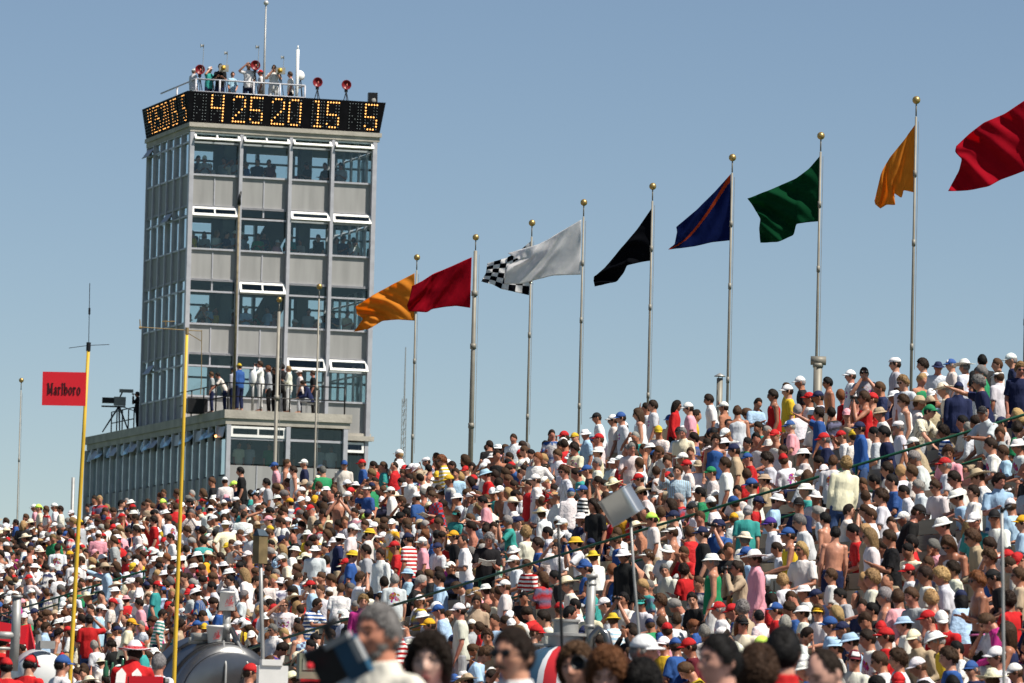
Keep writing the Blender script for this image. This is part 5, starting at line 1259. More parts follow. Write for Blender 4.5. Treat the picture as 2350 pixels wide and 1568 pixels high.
# second tank: striped dome with collar, pipe and chrome elbow
D2 = 63; ct = at(1297, 1606, D2); r_ = put('striped_tank', 'round tank with red and blue bands behind the man in sunglasses', 'tank', (ct.x, ct.y, PZ), R(12)); cz = ct.z - PZ
mb2 = [mat('tank_blue_paint', (.06, .13, .20), .25, .3, 3, .1, coat=.5), mat('tank_red_paint', (.5, .03, .035), .25, 0, 3, .1, coat=.5), mat('tank_white_paint', (.6, .62, .64), .25, 0, 3, .1, coat=.5)]
g = MB(); prof = [(.02, .60), (.2, .59), (.36, .53), (.48, .43), (.56, .31), (.60, .16), (.61, 0), (.61, -.8)]; g.lathe(prof[::-1], 48, (0, 0, cz)); tk = g.build('shell', mb2[0], r_, True)
for m in mb2[1:]: tk.data.materials.append(m)
for q in tk.data.polygons:
    c = q.center; a = math.degrees(math.atan2(c.y, c.x)) % 360
    q.material_index = 1 if 232 < a < 250 and c.z > cz + .0 else 2 if (222 < a < 232 or 250 < a < 262) and c.z > cz else 0
g = MB(); g.lathe([(.20, .55), (.20, .70), (.235, .705), (.235, .735), (.14, .74), (.14, .86), (.16, .865), (.16, .89), (.02, .895)], 28, (-.01, 0, cz)); c_ = g.build('filler_neck', M_STEEL, r_, True); e_ = c_.modifiers.new('e', 'EDGE_SPLIT'); e_.split_angle = R(35)
MB().tube([(-.42, -.05, cz + .60), (.30, -.05, cz + .585)], .016, 8).build('rail', M_STEEL, r_, True)
g = MB(); Pp = [at(x, y, D2) - Vector((ct.x, ct.y, PZ)) for x, y in ((1350, 1520), (1353, 1440), (1358, 1322))]; Ri = Matrix.Rotation(R(-12), 3, 'Z'); Pp = [Ri @ p for p in Pp]
g.tube(Pp, .052, 16); g.tube([Pp[2] - Vector((0, 0, .02)), Pp[2] + Vector((0, 0, .02))], .068, 16); g.tube([Pp[1] - Vector((0, 0, .01)), Pp[1] + Vector((0, 0, .03))], .06, 16); g.tube([Pp[2] - Vector((0, 0, .10)), Pp[2] - Vector((0, 0, .08))], .058, 16); g.build('stack', M_STEEL, r_, True)
g = MB(); el = [Ri @ (at(x, y, D2 - .2) - Vector((ct.x, ct.y, PZ))) for x, y in ((1352, 1500), (1358, 1462), (1374, 1443), (1391, 1455), (1398, 1482), (1402, 1530))]; g.tube(el, .045, 14); g.build('elbow_pipe', M_CHROME, r_, True)

# white tank, red box and pipe at the left edge
D3 = 74; ct = at(98, 1556, D3); r_ = put('white_tank', 'white domed tank behind the red caps at the lower left', 'tank', (ct.x, ct.y, PZ), R(20)); cz = ct.z - PZ
g = MB(); g.lathe([(.05, .22), (.20, .20), (.31, .14), (.34, .02), (.34, -.35), (.1, -.40)], 44, (0, 0, cz), Mx); tk = g.build('shell', mat('white_tank_enamel', (.66, .67, .66), .35, 0, 3, .08), r_, True)
g = MB(); g.box((.0, -.1, cz + .43), (.20, .2, .10)); g.tube([(-.1, -.1, cz + .36), (-.1, -.1, cz + .56)], .04, 12); g.build('valve_block', M_STEEL, r_)
g = MB(); Pp = [at(x, y, D3 - 1) - Vector((ct.x, ct.y, PZ)) for x, y in ((30, 1540), (36, 1450), (39, 1372))]; Ri = Matrix.Rotation(R(-20), 3, 'Z'); Pp = [Ri @ p for p in Pp]; g.tube(Pp, [.062, .06, .058], 14); g.tube([Pp[2], Pp[2] + Vector((0, 0, .03))], .075, 14); g.tube([Pp[1] - Vector((.3, 0, .05)), Pp[1] + Vector((.05, 0, -.05))], .05, 10); g.tube([Pp[1] - Vector((.4, 0, .22)), Pp[1] + Vector((.05, 0, -.22))], .02, 8); g.build('stack', M_STEEL, r_, True)
P = at(20, 1452, D3 + 1.5); b_ = MB(); b_.box((0, 0, 0), (.50, .4, .24), Matrix.Rotation(R(9), 3, 'Y')); b_.box((.27, 0, -.06), (.10, .3, .34), Matrix.Rotation(R(-14), 3, 'Y')); b_.tube([(0, 0, -.15), (0, 0, -(P.z - PZ))], .03, 8); o = b_.build('signal_box', M_SIGN); o.location = P; tag(o, 'red box behind the grey pipe at the left edge', 'box')
# equipment by the pit platform
def on_plat(x, y, d): P = at(x, y, d); return P
P = at(320, 1556, 70); b_ = put('drinks_box', 'pale grey box holding green bottles at the lower left', 'box', (P.x, P.y, P.z - .4), R(6))
g = MB(); g.span((-.34, -.22, 0), (.34, .22, .36)); g.span((-.36, -.24, .36), (.36, .24, .40)); g.build('box', M_GREY, b_); MB().span((-.02, -.235, .06), (.12, -.225, .26)).build('label_plate', M_BLACK, b_); MB().span((.16, -.235, .0), (.33, -.225, .3)).build('paper_label', M_PLAST, b_)
for i, x in enumerate((243, 258, 281, 311)):
    q = at(x, 1545, 70.0); g = MB(); s_ = (1, .9, 1.15, 1.1)[i]
    g.lathe([(.035, 0), (.038, .02), (.038, .10 * s_), (.014, .15 * s_), (.014, .20 * s_), (.002, .205 * s_)], 14); o = g.build('bottle', mat('green_bottle_glass', (.03, .11, .06), .12, 0, 5, .1), None, True); o.location = (q.x, P.y, P.z + .0 + .001)
    tag(o, ('green bottle beside the foot of the yellow sign pole', 'shortest green bottle on the grey box', 'tall green bottle third along the grey box', 'green bottle nearest the cream cap on the grey box')[i], 'bottle', 'green bottles on the grey box')
P = at(625, 1540, 66); b_ = put('white_case', 'white boxed case right of the polished tank', 'case', (P.x, P.y, P.z - .2), R(8)); MB().span((-.17, -.15, 0), (.17, .15, .26)).build('body', M_PLAST, b_); MB().span((-.14, -.17, .26), (.10, .13, .33)).build('lid', M_PLAST, b_); MB().box((0, 0, -(P.z - .2 - PZ) / 2), (.3, .25, max(.05, P.z - .2 - PZ))).build('stand', M_BLACK, b_)
P = at(712, 1530, 60); b_ = put('timing_monitor', 'olive grey monitor box beside the man leaning on the handrail', 'monitor', (P.x, P.y, P.z - .13), R(10))
MB().span((-.13, -.1, 0), (.13, .12, .27)).build('cabinet', mat('olive_enamel', (.20, .21, .15), .6, 0, 6, .15), b_); MB().span((-.095, -.108, .09), (.095, -.101, .22)).build('screen', mat('dull_screen', (.27, .27, .22), .3), b_); MB().box((0, 0, -(P.z - .13) / 2), (.1, .1, P.z - .13)).build('stand', M_BLACK, b_)
MB().box((0, -.16, -.02), (.26, .12, .03)).build('keyboard', M_REDINK, b_)
P = at(334, 1560, 63); b_ = put('folding_chair', 'red folding chair back beside the polished tank', 'chair', (P.x, P.y, P.z - .72), R(-8)); MB().span((-.19, 0, .45), (.19, .04, .76)).build('backrest', M_SIGN, b_)
MB().span((-.18, -.42, .28), (.18, -.02, .32)).build('seat', M_SIGN, b_)
for x in (-.2, .2): MB().tube([(x, .02, -.2), (x, .05, .75)], .014, 6).build('leg', M_BLACK, b_)
# ------------------------------------------------------------------ people close to the camera
def fgp(x, y, d, pose, face, hat, hair, shirt, bottom, label, ground=0.0, skin=None, glasses=False, extra=(), lod='x', seed=0, bigger=1.0):
    P = at(x, y, d); H = head_h(pose); s = (P.z - ground) / H; ya = R(FACE[face] if isinstance(face, str) else face)
    hx = pose_data(pose)[2]; off = Vector((hx.x * math.cos(ya) - hx.y * math.sin(ya), hx.x * math.sin(ya) + hx.y * math.cos(ya), 0)) * s
    sk = skin or rnd.choice(SKINS)
    SPECIAL.append(dict(pose=pose, yaw=ya, hat=hat, hair=hair, shirt=shirt, bottom=bottom or 'N', s=s, loc=Vector((P.x, P.y, ground)) - off, label=label, group=None, skin=sk, src='fg', vis=999, lod=lod, glasses=glasses, extra=extra, seed=seed))
    return s
fgp(868, 1458, 24.6, 'fg', -42, 'n', 'cg', 'pW', 'N', 'person with grey hair and grey beard holding a camcorder', skin=(.50, .21, .13), extra=('beard',), seed=3)
fgp(985, 1522, 26, 'fg', -10, 'n', 'Bd', 'tP', 'N', 'person with big dark brown hair smiling towards the camera', skin=(.62, .38, .29), extra=('lips',), seed=4)
fgp(1178, 1506, 26.5, 'fg', -38, 'n', 'cd', 'pW', 'N', 'person with dark moustache and black sunglasses close to the camera', skin=(.50, .25, .16), glasses=True, extra=('moustache',), seed=5)
fgp(1392, 1546, 30, 'fgd', -8, 'n', 'Br', 'tE', 'N', 'person with curly ginger hair looking down close to the camera', skin=(.60, .32, .23), seed=6)
fgp(1322, 1534, 34, 'fg', -20, 'n', 'Bb', 'tK', 'N', 'person half hidden behind a long black lens and ginger hair', skin=(.50, .24, .16), seed=7)
fgp(1477, 1496, 44, 'fg', 72, 'cW', 'sg', 'tR', 'N', 'person in white cap facing right in front of the silver box pole', ground=.4, skin=(.44, .19, .12), seed=8, lod='h')
fgp(1474, 1572, 30, 'fgd', 175, 'n', 'kk', 'tK', 'N', 'person with curly black hair below the white cap wearer', seed=9)
fgp(1650, 1520, 27, 'fg', -55, 'n', 'ck', 'pW', 'N', 'person with thick black hair and white collar facing left close to the camera', skin=(.50, .26, .19), seed=10)
fgp(1738, 1545, 29, 'fg', 170, 'n', 'kb', 'tS', 'N', 'person with curly brown hair and grey top between two dark haired heads', seed=11)
fgp(1797, 1502, 30, 'fg', 165, 'n', 'ck', 'lR', 'N', 'person in a shiny red jacket seen from behind close to the camera', skin=(.54, .28, .20), seed=12)
fgp(1893, 1548, 29, 'fgd', -50, 'n', 'bd', 'pW', 'N', 'person with receding dark hair and white collar looking down to the left', skin=(.58, .32, .24), seed=13)
fgp(309, 1500, 66, 'tl', 172, 'wW', 'sd', 'lR', 'W', 'person in red jacket with two white chevrons and red striped white hat', ground=.7, lod='h', extra=('chevrons', 'hatband'))
fgp(70, 1527, 70, 'tf', 150, 'cR', 'sk', 'tR', 'N', 'person in red cap and red shirt wearing a headset at the lower left', ground=.7, lod='h', extra=('headset',))
fgp(14, 1532, 66, 'td', -170, 'cR', 'sk', 'tR', 'N', 'person in white and red cap at the lower left corner', ground=.7, lod='h')
fgp(143, 1527, 64, 'td', 120, 'cB', 'sd', 'tW', 'N', 'person in blue cap and white shirt beside the white tank', ground=.7, lod='h')
fgp(6, 1470, 76, 'td', 160, 'cR', 'sk', 'tR', 'N', 'person in plain red cap at the left edge above the others', ground=.7, lod='h')
fgp(575, 1545, 72, 'td', 105, 'cR', 'sd', 'tW', 'N', 'person in white topped red cap in front of the polished tank', ground=.7, lod='h')
fgp(365, 1525, 70, 'td', 150, 'n', 'sg', 'tW', 'N', 'person with grey hair right of the red jacket and striped hat', ground=.7, lod='h')
# ------------------------------------------------------------------ which meshes are needed, then bake them once
HSEED = (0, 1, 2)
def parse_shirt(s):
    if s == 'x': return None, None, ''
    return {'t': 'tee', 'p': 'polo', 'l': 'long', 's': 'tank'}[s[0]], s[1], s[2:]
def need(p, lod):
    ks = [('body', p['pose'], lod)]; k, c, pt = parse_shirt(p['shirt'])
    if k: ks.append(('shirt', p['pose'], k, lod))
    bk = 'trousers' if (p['pose'][0] in 'tf' and (zlib.crc32(str(p['loc']).encode()) % 3)) or p['bottom'] else 'shorts'
    p['bk'] = bk; ks.append(('bottom', p['pose'], bk, 'h' if lod == 'x' else lod))
    hk = HKIND[p['hair'][0]]
    if p['hat'][0] in 'cbwfk': hk = 'underlong' if hk in ('long', 'pony') else 'under'
    p['hk'] = hk; sd = p.get('seed', zlib.crc32(str(p['loc']).encode()) % 3 if lod != 'l' else 0)
    p['hs'] = sd; ks.append(('hair', hk, sd, lod))
    if p['hat'] != 'n': ks.append(('hat', p['hat'][0], 'l' if lod == 'l' else 'h'))
    return ks
keys = set()
INDIV = IND + SPECIAL
for p in INDIV: keys |= set(need(p, p.get('lod', 'h')))
for p in CROWD + INSIDE: keys |= set(need(p, 'l'))
keys |= {('eyes', 'h'), ('panel', 'h'), ('glasses', 'h'), ('binoc', 'h')}
import time as _t; _t0 = _t.time()
bake_all(sorted(keys, key=str)); print('baked', len(keys), round(_t.time() - _t0, 1))
for k, me in BAKED.items(): me.materials.clear(); me.materials.append({'body': M_SKIN, 'shirt': M_CLOTH, 'bottom': M_CLOTH, 'hair': M_HAIR, 'hat': M_HAT, 'panel': M_HAT, 'eyes': M_HAIR, 'glasses': M_BLACK, 'binoc': M_BLACK}[k[0]])

# ------------------------------------------------------------------ labels
HATN = {'c': 'cap', 'b': 'sun hat', 'w': 'wide hat', 'v': 'visor', 'f': 'flat cap', 'k': 'bandana'}
LAND = [('the silver box pole', 1428, 1170), ('the grey vent pipe', 1650, 930), ('the tee topped pipe', 1880, 870), ('the red flag pole', 1080, 1010), ('the black flag pole', 1488, 915), ('the torn orange flag pole', 2092, 840),
        ('the yellow antenna pole', 412, 1330), ('the yellow sign pole', 172, 1330), ('the polished tank', 500, 1500), ('the bucket on the stack', 520, 1362), ('the striped tank', 1300, 1490), ('the grey stack', 1357, 1370),
        ('the narrow wooden box', 598, 1265), ('the annex', 650, 1075), ('the tee armed pole', 2300, 1350), ('the thin black pole', 1284, 1350), ('the handrail middle', 1600, 1180), ('the handrail by the camcorder man', 812, 1420), ('the upper handrail end', 2230, 990), ('the crowd crest', 1300, 1000)]
def look(p):
    k, c, pt = parse_shirt(p['shirt']); bits = []
    if k is None: s = 'bare chested person'
    else: s = 'person in ' + CNAME[c] + {'=': ' striped', '|': ' pinstriped', '%': ' plaid', '#': ' checked'}.get(pt, '') + ' ' + {'tee': 'shirt', 'polo': 'polo shirt', 'long': 'long sleeved top', 'tank': 'sleeveless top'}[k]
    hair = HNAME[p['hair'][1]] + ' ' + {'short': '', 'under': '', 'crop': '', 'underlong': 'long ', 'curly': 'curly ', 'long': 'long ', 'pony': 'ponytail ', 'bald': 'thinning ', 'big': 'big '}[p['hk']] + 'hair'
    if p['hat'] != 'n': return s + (' and ' if k else ' with ') + CNAME[p['hat'][1]] + ' ' + HATN[p['hat'][0]], hair
    return s + ' with ' + hair, None
ACT = {'sd': 'sitting bent forward', 'sb': 'raising binoculars', 'se': 'shading the eyes', 'sx': 'sitting with folded arms', 'sc': 'sitting hand to chin', 'tx': 'standing with folded arms', 'tb': 'standing with binoculars', 'th': 'standing hand on hip',
       'te': 'standing shading the eyes', 'tr': 'leaning on the handrail', 'tl': 'leaning on the handrail', 'tf': 'standing hands together', 'tp': 'standing with arm stretched out', 'td': 'standing', 'td2': 'standing'}
def facing(p):
    a = (math.degrees(p['yaw']) + {'sl1': 42, 'sl2': -42}.get(p['pose'], 0) + 180) % 360 - 180
    return 'facing the camera' if abs(a) < 35 else 'seen from behind' if abs(a) > 140 else 'in profile' if 60 < abs(a) < 115 else 'turned half away' if abs(a) > 90 else 'half turned to the camera'
def cut(s): return ' '.join(s.split()[:16])
def make_labels(ps):
    cand = []
    for p in ps:
        l, hair = look(p); x, y, k, f = p['scr']; act = ACT.get(p['pose'], 'seated')
        near = sorted(LAND, key=lambda q: math.hypot(q[1] - x, q[2] - y))
        rel = 'near ' if math.hypot(near[0][1] - x, near[0][2] - y) > 40 else 'beside '
        cand.append([l, l + ' ' + act, l + ', ' + act + ' ' + facing(p), l + ' ' + act + ' ' + rel + near[0][0], l + ' ' + act + ' between ' + near[0][0][4:] + ' and ' + near[1][0][4:]] if act not in ('seated',) else
                    [l, l + ' ' + facing(p), l + ' ' + rel + near[0][0], l + ' ' + facing(p) + ' ' + rel + near[0][0], l + ' between ' + near[0][0][4:] + ' and ' + near[1][0][4:]])
    from collections import Counter
    final = [None] * len(ps); used = set()
    for lv in range(5):
        cnt = Counter(c[lv] for c in cand)
        for i, c in enumerate(cand):
            if final[i] is None and cnt[c[lv]] == 1 and c[lv] not in used and 4 <= len(c[lv].split()) <= 16: final[i] = c[lv]; used.add(c[lv])
    # what is left is told apart by the nearest person whose own look is unique
    uniq = [i for i in range(len(ps)) if final[i] == cand[i][0]]
    for i, p in enumerate(ps):
        if final[i]: continue
        l = cand[i][0]; x, y = p['scr'][:2]
        for j in sorted(uniq, key=lambda j: math.hypot(ps[j]['scr'][0] - x, ps[j]['scr'][1] - y))[:12]:
            o = look(ps[j])[0].replace('bare chested person', 'bare chest').replace('person in ', '').replace(' shirt', '').replace(' long sleeved top', ' sleeves').replace(' and ', ' with ')
            dx, dy = ps[j]['scr'][0] - x, ps[j]['scr'][1] - y
            w_ = ('behind' if dy > 0 else 'in front of') if abs(dy) > abs(dx) else 'beside'
            for base in (l, l.replace(' shirt', '')):
                t = base + ' ' + w_ + ' ' + o
                if t not in used and len(t.split()) <= 16: final[i] = t; break
            if final[i]: used.add(final[i]); break
        if not final[i]: final[i] = cut(l + ' in the packed stand'); print('weak label', final[i])
    return final
WHITES = [(.72, .71, .69), (.62, .63, .66), (.70, .63, .60), (.58, .61, .66), (.68, .66, .57), (.73, .71, .71)]
def held(what, p):
    for t in (what + ' held by ' + p['label'], what.split()[-1] + ' held by ' + p['label'], what.split()[-1] + ' of ' + p['label'], what.split()[-1] + ' of ' + p['label'].replace('person in', 'the'), what + ' held by ' + look(p)[0]):
        if len(t.split()) <= 16: return t
def vary(c, a=.12):
    if c == COL['W'] and a < .15 and a > .1: c = rnd.choice(WHITES)
    k = rnd.uniform(1 - a, 1 + a); return tuple(min(.84, q * k * rnd.uniform(.96, 1.04)) for q in c)
labels = make_labels(IND)
for l in labels:
    if len(l.split()) > 16: print('LONG', l)
for p in SPECIAL:
    if len(p['label'].split()) > 16: print('LONG', p['label'])
for p, l in zip(IND, labels): p['label'] = l; p['group'] = 'spectators in the grandstand'

# ------------------------------------------------------------------ individuals: a body, with hair and clothing as its children
PM = {'%': M_PLAID, '=': M_HSTRIPE, '|': M_VSTRIPE, '#': M_CHECK}
def child(name, me, par, col, M=None, m=None):
    o = bpy.data.objects.new(name, me); C.objects.link(o); o.parent = par; o.color = (*col, 1)
    if M is not None: o.matrix_local = M
    if m: o.material_slots[0].link = 'OBJECT'; o.material_slots[0].material = m
    return o
def part_mb(mb, name, m, par, M, smooth=True):
    o = mb.build(name, m, par, smooth); o.matrix_local = M; return o
def spawn(p):
    lod = p.get('lod', 'h'); o = bpy.data.objects.new('person', BAKED[('body', p['pose'], lod)]); C.objects.link(o)
    o.location = p['loc']; o.rotation_euler = rotm(p).to_euler(); o.scale = (p['s'],) * 3; o.color = (*p['skin'], 1)
    tag(o, p['label'], 'person', p.get('group'))
    k, c, pt = parse_shirt(p['shirt'])
    if k: child('shirt', BAKED[('shirt', p['pose'], k, lod)], o, vary(COL[c]), None, PM.get(pt[:1]) or (M_PRINT[POSE[p['pose']][0]] if c in 'WESLP' and k == 'tee' and p['src'] in ('photo', 'fill') and rnd.random() < .25 else None))
    bc = COL[p['bottom']] if p['bottom'] else rnd.choice((COL['N'], COL['T'], (.05, .09, .2), COL['W'], COL['S'], COL['K']))
    child(p['bk'], BAKED[('bottom', p['pose'], p['bk'], 'h' if lod == 'x' else lod)], o, bc)
    HM = pose_data(p['pose'])[3]
    child('hair', BAKED[('hair', p['hk'], p['hs'], lod)], o, vary(HCOL[p['hair'][1]], .42), HM)
    if p['hat'] != 'n':
        child({'c': 'cap', 'b': 'sun_hat', 'w': 'wide_hat', 'v': 'visor', 'f': 'flat_cap', 'k': 'bandana'}[p['hat'][0]], BAKED[('hat', p['hat'][0], 'h')], o, vary(COL[p['hat'][1]], .06), HM)
        if p['hat'][0] == 'c' and p['hat'][1] in 'RBNDG' and rnd.random() < .4:
            child('front_panel', BAKED[('panel', 'h')], o, (.78, .77, .75), HM)
    f = facing(p)
    if p.get('glasses') or (p['src'] in ('photo', 'fill') and 'b' != p['pose'][1:2] and f in ('facing the camera', 'half turned to the camera', 'in profile') and rnd.random() < .5):
        child('sunglasses', BAKED[('glasses', 'h')], o, (.01, .01, .01), HM)
    elif p['src'] in ('photo', 'fill', 'fg') and f in ('facing the camera', 'half turned to the camera', 'in profile'): child('eyes', BAKED[('eyes', 'h')], o, (.02, .012, .009), HM)
    if p['shirt'] == 'x' and p['bottom'] == 'K':
        g = MB(); zc = pose_data(p['pose'])[1](.02); g.tube([zc + Vector((.175 * math.cos(a_), .135 * math.sin(a_), 0)) for a_ in [k_ * math.pi / 12 for k_ in range(25)]], (.014), 6); g.ball(zc + Vector((.13, .10, -.02)), (.09, .06, .065), 14, 10); g.ball(zc + Vector((-.05, .15, -.02)), (.11, .05, .06), 14, 10); part_mb(g, 'waist_pack', mat('pink_nylon', (.62, .16, .38), .5, 0, 9, .1), o, Matrix.Identity(4))
    for e in p.get('extra', ()):
        g = MB()
        if e == 'beard':
            vs = []
            for d in sphere_dirs(40, 30):
                q = head_point(d, .3); n = Vector(d); z = q.z
                inb = max(smooth01((-.058 - z) / .02), smooth01((abs(q.x) - .040) / .014) * smooth01((-.028 - z) / .03)) * smooth01((.005 - q.y) / .03) + smooth01(1 - abs(q.x) / .034) * smooth01(1 - abs(z + .052) / .009) * smooth01((-.05 - q.y) / .01)
                mth = 1 if abs(q.x) < .024 and -.074 < z < -.060 and q.y < -.05 else 0
                vs.append(q + n * (.005 + .004 * noise.noise(n * 9)) * inb if inb > .05 and not mth else q * .9)
            g.add(vs, sphere_faces(40, 30)); b_ = child('beard', g.mesh('beard', True), o, (.20, .185, .17), HM); b_.data.materials.append(M_HAIR)
        elif e == 'moustache':
            g.tube([(-.034, -.088, -.062), (-.015, -.104, -.050), (0, -.108, -.049), (.015, -.104, -.050), (.034, -.088, -.062)], [.004, .008, .007, .008, .004], 8); b_ = child('moustache', g.mesh('moustache', True), o, (.012, .009, .008), HM); b_.data.materials.append(M_HAIR)
        elif e == 'lips':
            g.tube([(-.026, -.093, -.064), (-.012, -.104, -.062), (.012, -.104, -.062), (.026, -.093, -.064)], [.002, .004, .004, .002], 8); g.tube([(-.024, -.093, -.068), (0, -.101, -.075), (.024, -.093, -.068)], [.002, .005, .002], 8); part_mb(g, 'lips', mat('lipstick', (.33, .075, .07), .4), o, HM)
        elif e == 'headset':
            g.tube([(.088, .0, .0), (.075, .0, .10), (0, .0, .150), (-.075, .0, .10), (-.088, .0, .0)], .010, 8); g.ball((.090, .005, -.005), (.022, .04, .045), 12, 8); g.ball((-.090, .005, -.005), (.022, .04, .045), 12, 8); part_mb(g, 'headset', M_BLACK, o, HM)
        elif e == 'chevrons':
            sp_ = pose_data(p['pose'])[1]
            for s in (-1, 1):
                x = s * .085; yb = .147; g = MB()
                g.add([(x - .05, yb, 1.18), (x + .05, yb, 1.18), (x + .05, yb, 1.30), (x, yb - .004, 1.36), (x - .05, yb, 1.30)] + [(x - .05, yb - .03, 1.18), (x + .05, yb - .03, 1.18), (x + .05, yb - .03, 1.30), (x, yb - .034, 1.36), (x - .05, yb - .03, 1.30)], [(0, 1, 2, 3, 4), (9, 8, 7, 6, 5)] + [(i, i + 5, (i + 1) % 5 + 5, (i + 1) % 5) for i in range(5)])
                pt_ = part_mb(g, 'chest_patch', M_PLAST, o, Matrix.Translation((0, 0, .93)) @ Matrix.Rotation(R(24), 4, 'X') @ Matrix.Translation((0, 0, -.93)), False)
        elif e == 'hatband':
            for r_, z_, sq in ((.093, .062, 1.2), (.125, .046, 1.13), (.165, .036, 1.1)):
                brim_ring(g, r_, r_ + .014, z_ + .004, .0022, sq=sq, curl=.006, th=.009)
            part_mb(g, 'hat_stripes', M_SIGN, o, HM)
    if p['src'] in ('photo', 'fill') and p['pose'] in ('tf', 'sd') and len(PAPERS) < 14 and rnd.random() < .6:
        b = bpy.data.objects.new('programme', PAPER); C.objects.link(b); q = pose_data(p['pose'])[1](.45)
        b.matrix_world = Matrix.LocRotScale(p['loc'], rotm(p).to_quaternion(), (p['s'],) * 3) @ Matrix.Translation(q + Vector((0, -.36, -.17 if p['pose'] == 'tf' else -.30))) @ Matrix.Rotation(R(-30), 4, 'X')
        PAPERS.append(b); tag(b, held('open white programme', p), 'programme', 'white programmes in the crowd')
    if 'b' == p['pose'][1:2]:
        b = bpy.data.objects.new('binoculars', BAKED[('binoc', 'h')]); C.objects.link(b); b.matrix_world = Matrix.LocRotScale(p['loc'], rotm(p).to_quaternion(), (p['s'],) * 3) @ HM
        BINO.append(b); tag(b, held('black binoculars', p), 'binoculars', 'binoculars raised in the crowd')
    return o
BINO = []; PAPERS = []
_p = MB()
for s_ in (-1, 1): _p.add([(0, -.10, 0), (s_ * .15, -.10, .03), (s_ * .15, .10, .03), (0, .10, 0), (0, -.10, -.006), (s_ * .15, -.10, .024), (s_ * .15, .10, .024), (0, .10, -.006)], [(0, 1, 2, 3), (7, 6, 5, 4), (0, 4, 5, 1), (1, 5, 6, 2), (2, 6, 7, 3)])
PAPER = _p.mesh('programme'); PAPER.materials.append(mat('printed_paper', (.72, .71, .68), .6, 0, 30, .12))
for p in INDIV: spawn(p)
# the camcorder and the long lens held by two of the nearest people
P = at(792, 1508, 24.2); r_ = put('camcorder', 'black and blue camcorder held by the grey bearded man', 'camcorder', P); Rm = Matrix.Rotation(R(-28), 3, 'Y') @ Matrix.Rotation(R(-20), 3, 'Z')
M_CB = mat('camcorder_blue', (.02, .07, .12), .35, 0, 8, .1)
g = MB(); g.box((-.04, .03, -.02), (.17, .12, .17), Rm); g.build('body', M_BLACK, r_); g = MB(); g.box(Rm @ Vector((.045, -.03, -.02)), (.10, .06, .17), Rm); g.build('side_panel', M_CB, r_)
g = MB(); g.box(Rm @ Vector((.02, -.04, .075)), (.12, .06, .03), Rm); g.box(Rm @ Vector((.085, -.045, .0)), (.03, .05, .10), Rm); g.build('silver_trim', M_STEEL, r_)
g = MB(); g.tube([Rm @ Vector((-.08, 0, .06)), Rm @ Vector((-.16, -.02, .07))], [.035, .03], 14); g.tube([Rm @ Vector((-.02, 0, .07)), Rm @ Vector((-.02, 0, .15)), Rm @ Vector((.04, 0, .16))], .02, 8); g.build('viewfinder', M_BLACK, r_, True)
g = MB(); g.tube([Rm @ Vector((-.10, -.02, -.06)), Rm @ Vector((-.22, -.05, -.12))], .018, 10); g.ball((-.15, -.05, -.045), .017, 10, 8); g.build('microphone', M_BLACK, r_, True); g = MB(); g.ball((-.148, -.06, -.045), .016, 10, 8); g.build('red_tip', M_SIGN, r_, True)
g = MB(); g.ball((-.10, .08, -.20), (.17, .09, .14), 16, 10); o = g.build('camera_bag', mat('black_bag', (.010, .010, .011), .8, 0, 8, .2, .01, 20), None, True); o.location = P + Vector((-.04, 0, -.04)); tag(o, 'black camera bag below the camcorder', 'bag')
P = at(1327, 1521, 32.2); r_ = put('camera_lens', 'long black camera lens pointing past the ginger haired head', 'lens', P, R(-12))
g = MB(); g.tube([(0, .22, -.0), (0, .08, 0), (0, .06, 0), (0, 0, 0)], [.028, .03, .04, .042], 24, cap=True); g.build('barrel', M_BLACK, r_, True); g = MB(); g.lathe([(.043, 0), (.045, .012), (.036, .012), (.034, 0)], 28, (0, -.012, 0), Matrix.Rotation(R(90), 3, 'X')); g.build('front_ring', M_BLACK, r_, True)
g = MB(); g.ball((0, -.004, 0), (.034, .006, .034), 20, 10); g.build('front_glass', mat('lens_glass', (.004, .005, .006), .05), r_, True)

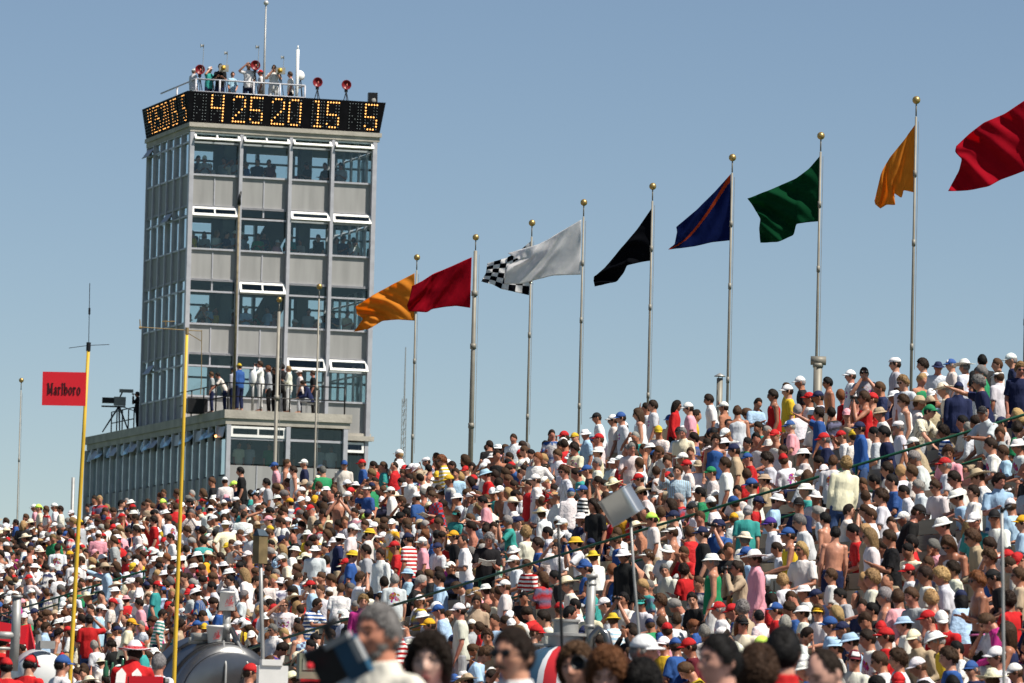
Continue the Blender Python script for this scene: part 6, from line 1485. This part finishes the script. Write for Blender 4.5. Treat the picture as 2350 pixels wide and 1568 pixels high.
# ------------------------------------------------------------------ the rest of the crowd: one object
cache = {}
def arr(k):
    if k not in cache:
        me = BAKED[k]; n = len(me.vertices); v = np.empty(n * 3, np.float32); me.vertices.foreach_get('co', v)
        me.calc_loop_triangles(); t = np.empty(len(me.loop_triangles) * 3, np.int32); me.loop_triangles.foreach_get('vertices', t)
        cache[k] = (v.reshape(-1, 3), t.reshape(-1, 3))
    return cache[k]
VS, TS, CS = [], [], []; off = 0
def emit(k, M, col, pt=''):
    global off
    v, t = arr(k); A = np.array(M, np.float32); w = v @ A[:3, :3].T + A[:3, 3]
    VS.append(w); TS.append(t + off); cc = np.tile(np.array([*col, 1], np.float32), (len(v), 1))
    if pt: cc[(np.floor(v[:, 2] * 11) % 2 == 0), :3] = (.7, .69, .67) if pt == '=' else (.12, .12, .2)
    CS.append(cc); off += len(v)
for p in CROWD + INSIDE:
    M = Matrix.LocRotScale(p['loc'], rotm(p).to_quaternion(), (p['s'],) * 3); HM = M @ pose_data(p['pose'])[3]
    emit(('body', p['pose'], 'l'), M, p['skin']); k, c, pt = parse_shirt(p['shirt'])
    if k: emit(('shirt', p['pose'], k, 'l'), M, vary(COL[c]), pt)
    emit(('bottom', p['pose'], p['bk'], 'l'), M, COL[p['bottom']] if p['bottom'] else rnd.choice((COL['N'], COL['T'], (.05, .09, .2), COL['W'], COL['S'], COL['K'])))
    emit(('hair', p['hk'], p['hs'], 'l'), HM, vary(HCOL[p['hair'][1]], .5))
    if p['hat'] != 'n': emit(('hat', p['hat'][0], 'l'), HM, vary(COL[p['hat'][1]], .06))
VV = np.concatenate(VS); TT = np.concatenate(TS); CC = np.concatenate(CS)
me = bpy.data.meshes.new('crowd'); me.vertices.add(len(VV)); me.vertices.foreach_set('co', VV.ravel()); me.loops.add(TT.size); me.loops.foreach_set('vertex_index', TT.ravel())
me.polygons.add(len(TT)); me.polygons.foreach_set('loop_start', np.arange(0, TT.size, 3, dtype=np.int32)); me.polygons.foreach_set('use_smooth', np.ones(len(TT), bool)); me.update()
ca = me.color_attributes.new('col', 'FLOAT_COLOR', 'POINT'); ca.data.foreach_set('color', CC.ravel()); me.materials.append(M_CROWD)
cr = bpy.data.objects.new('crowd', me); C.objects.link(cr); tag(cr, 'smaller and farther people packing the stand and the tower windows', 'crowd', None, 'stuff')
print('crowd tris', len(TT), 'crowd people', len(CROWD), 'objects', len(scene.objects))
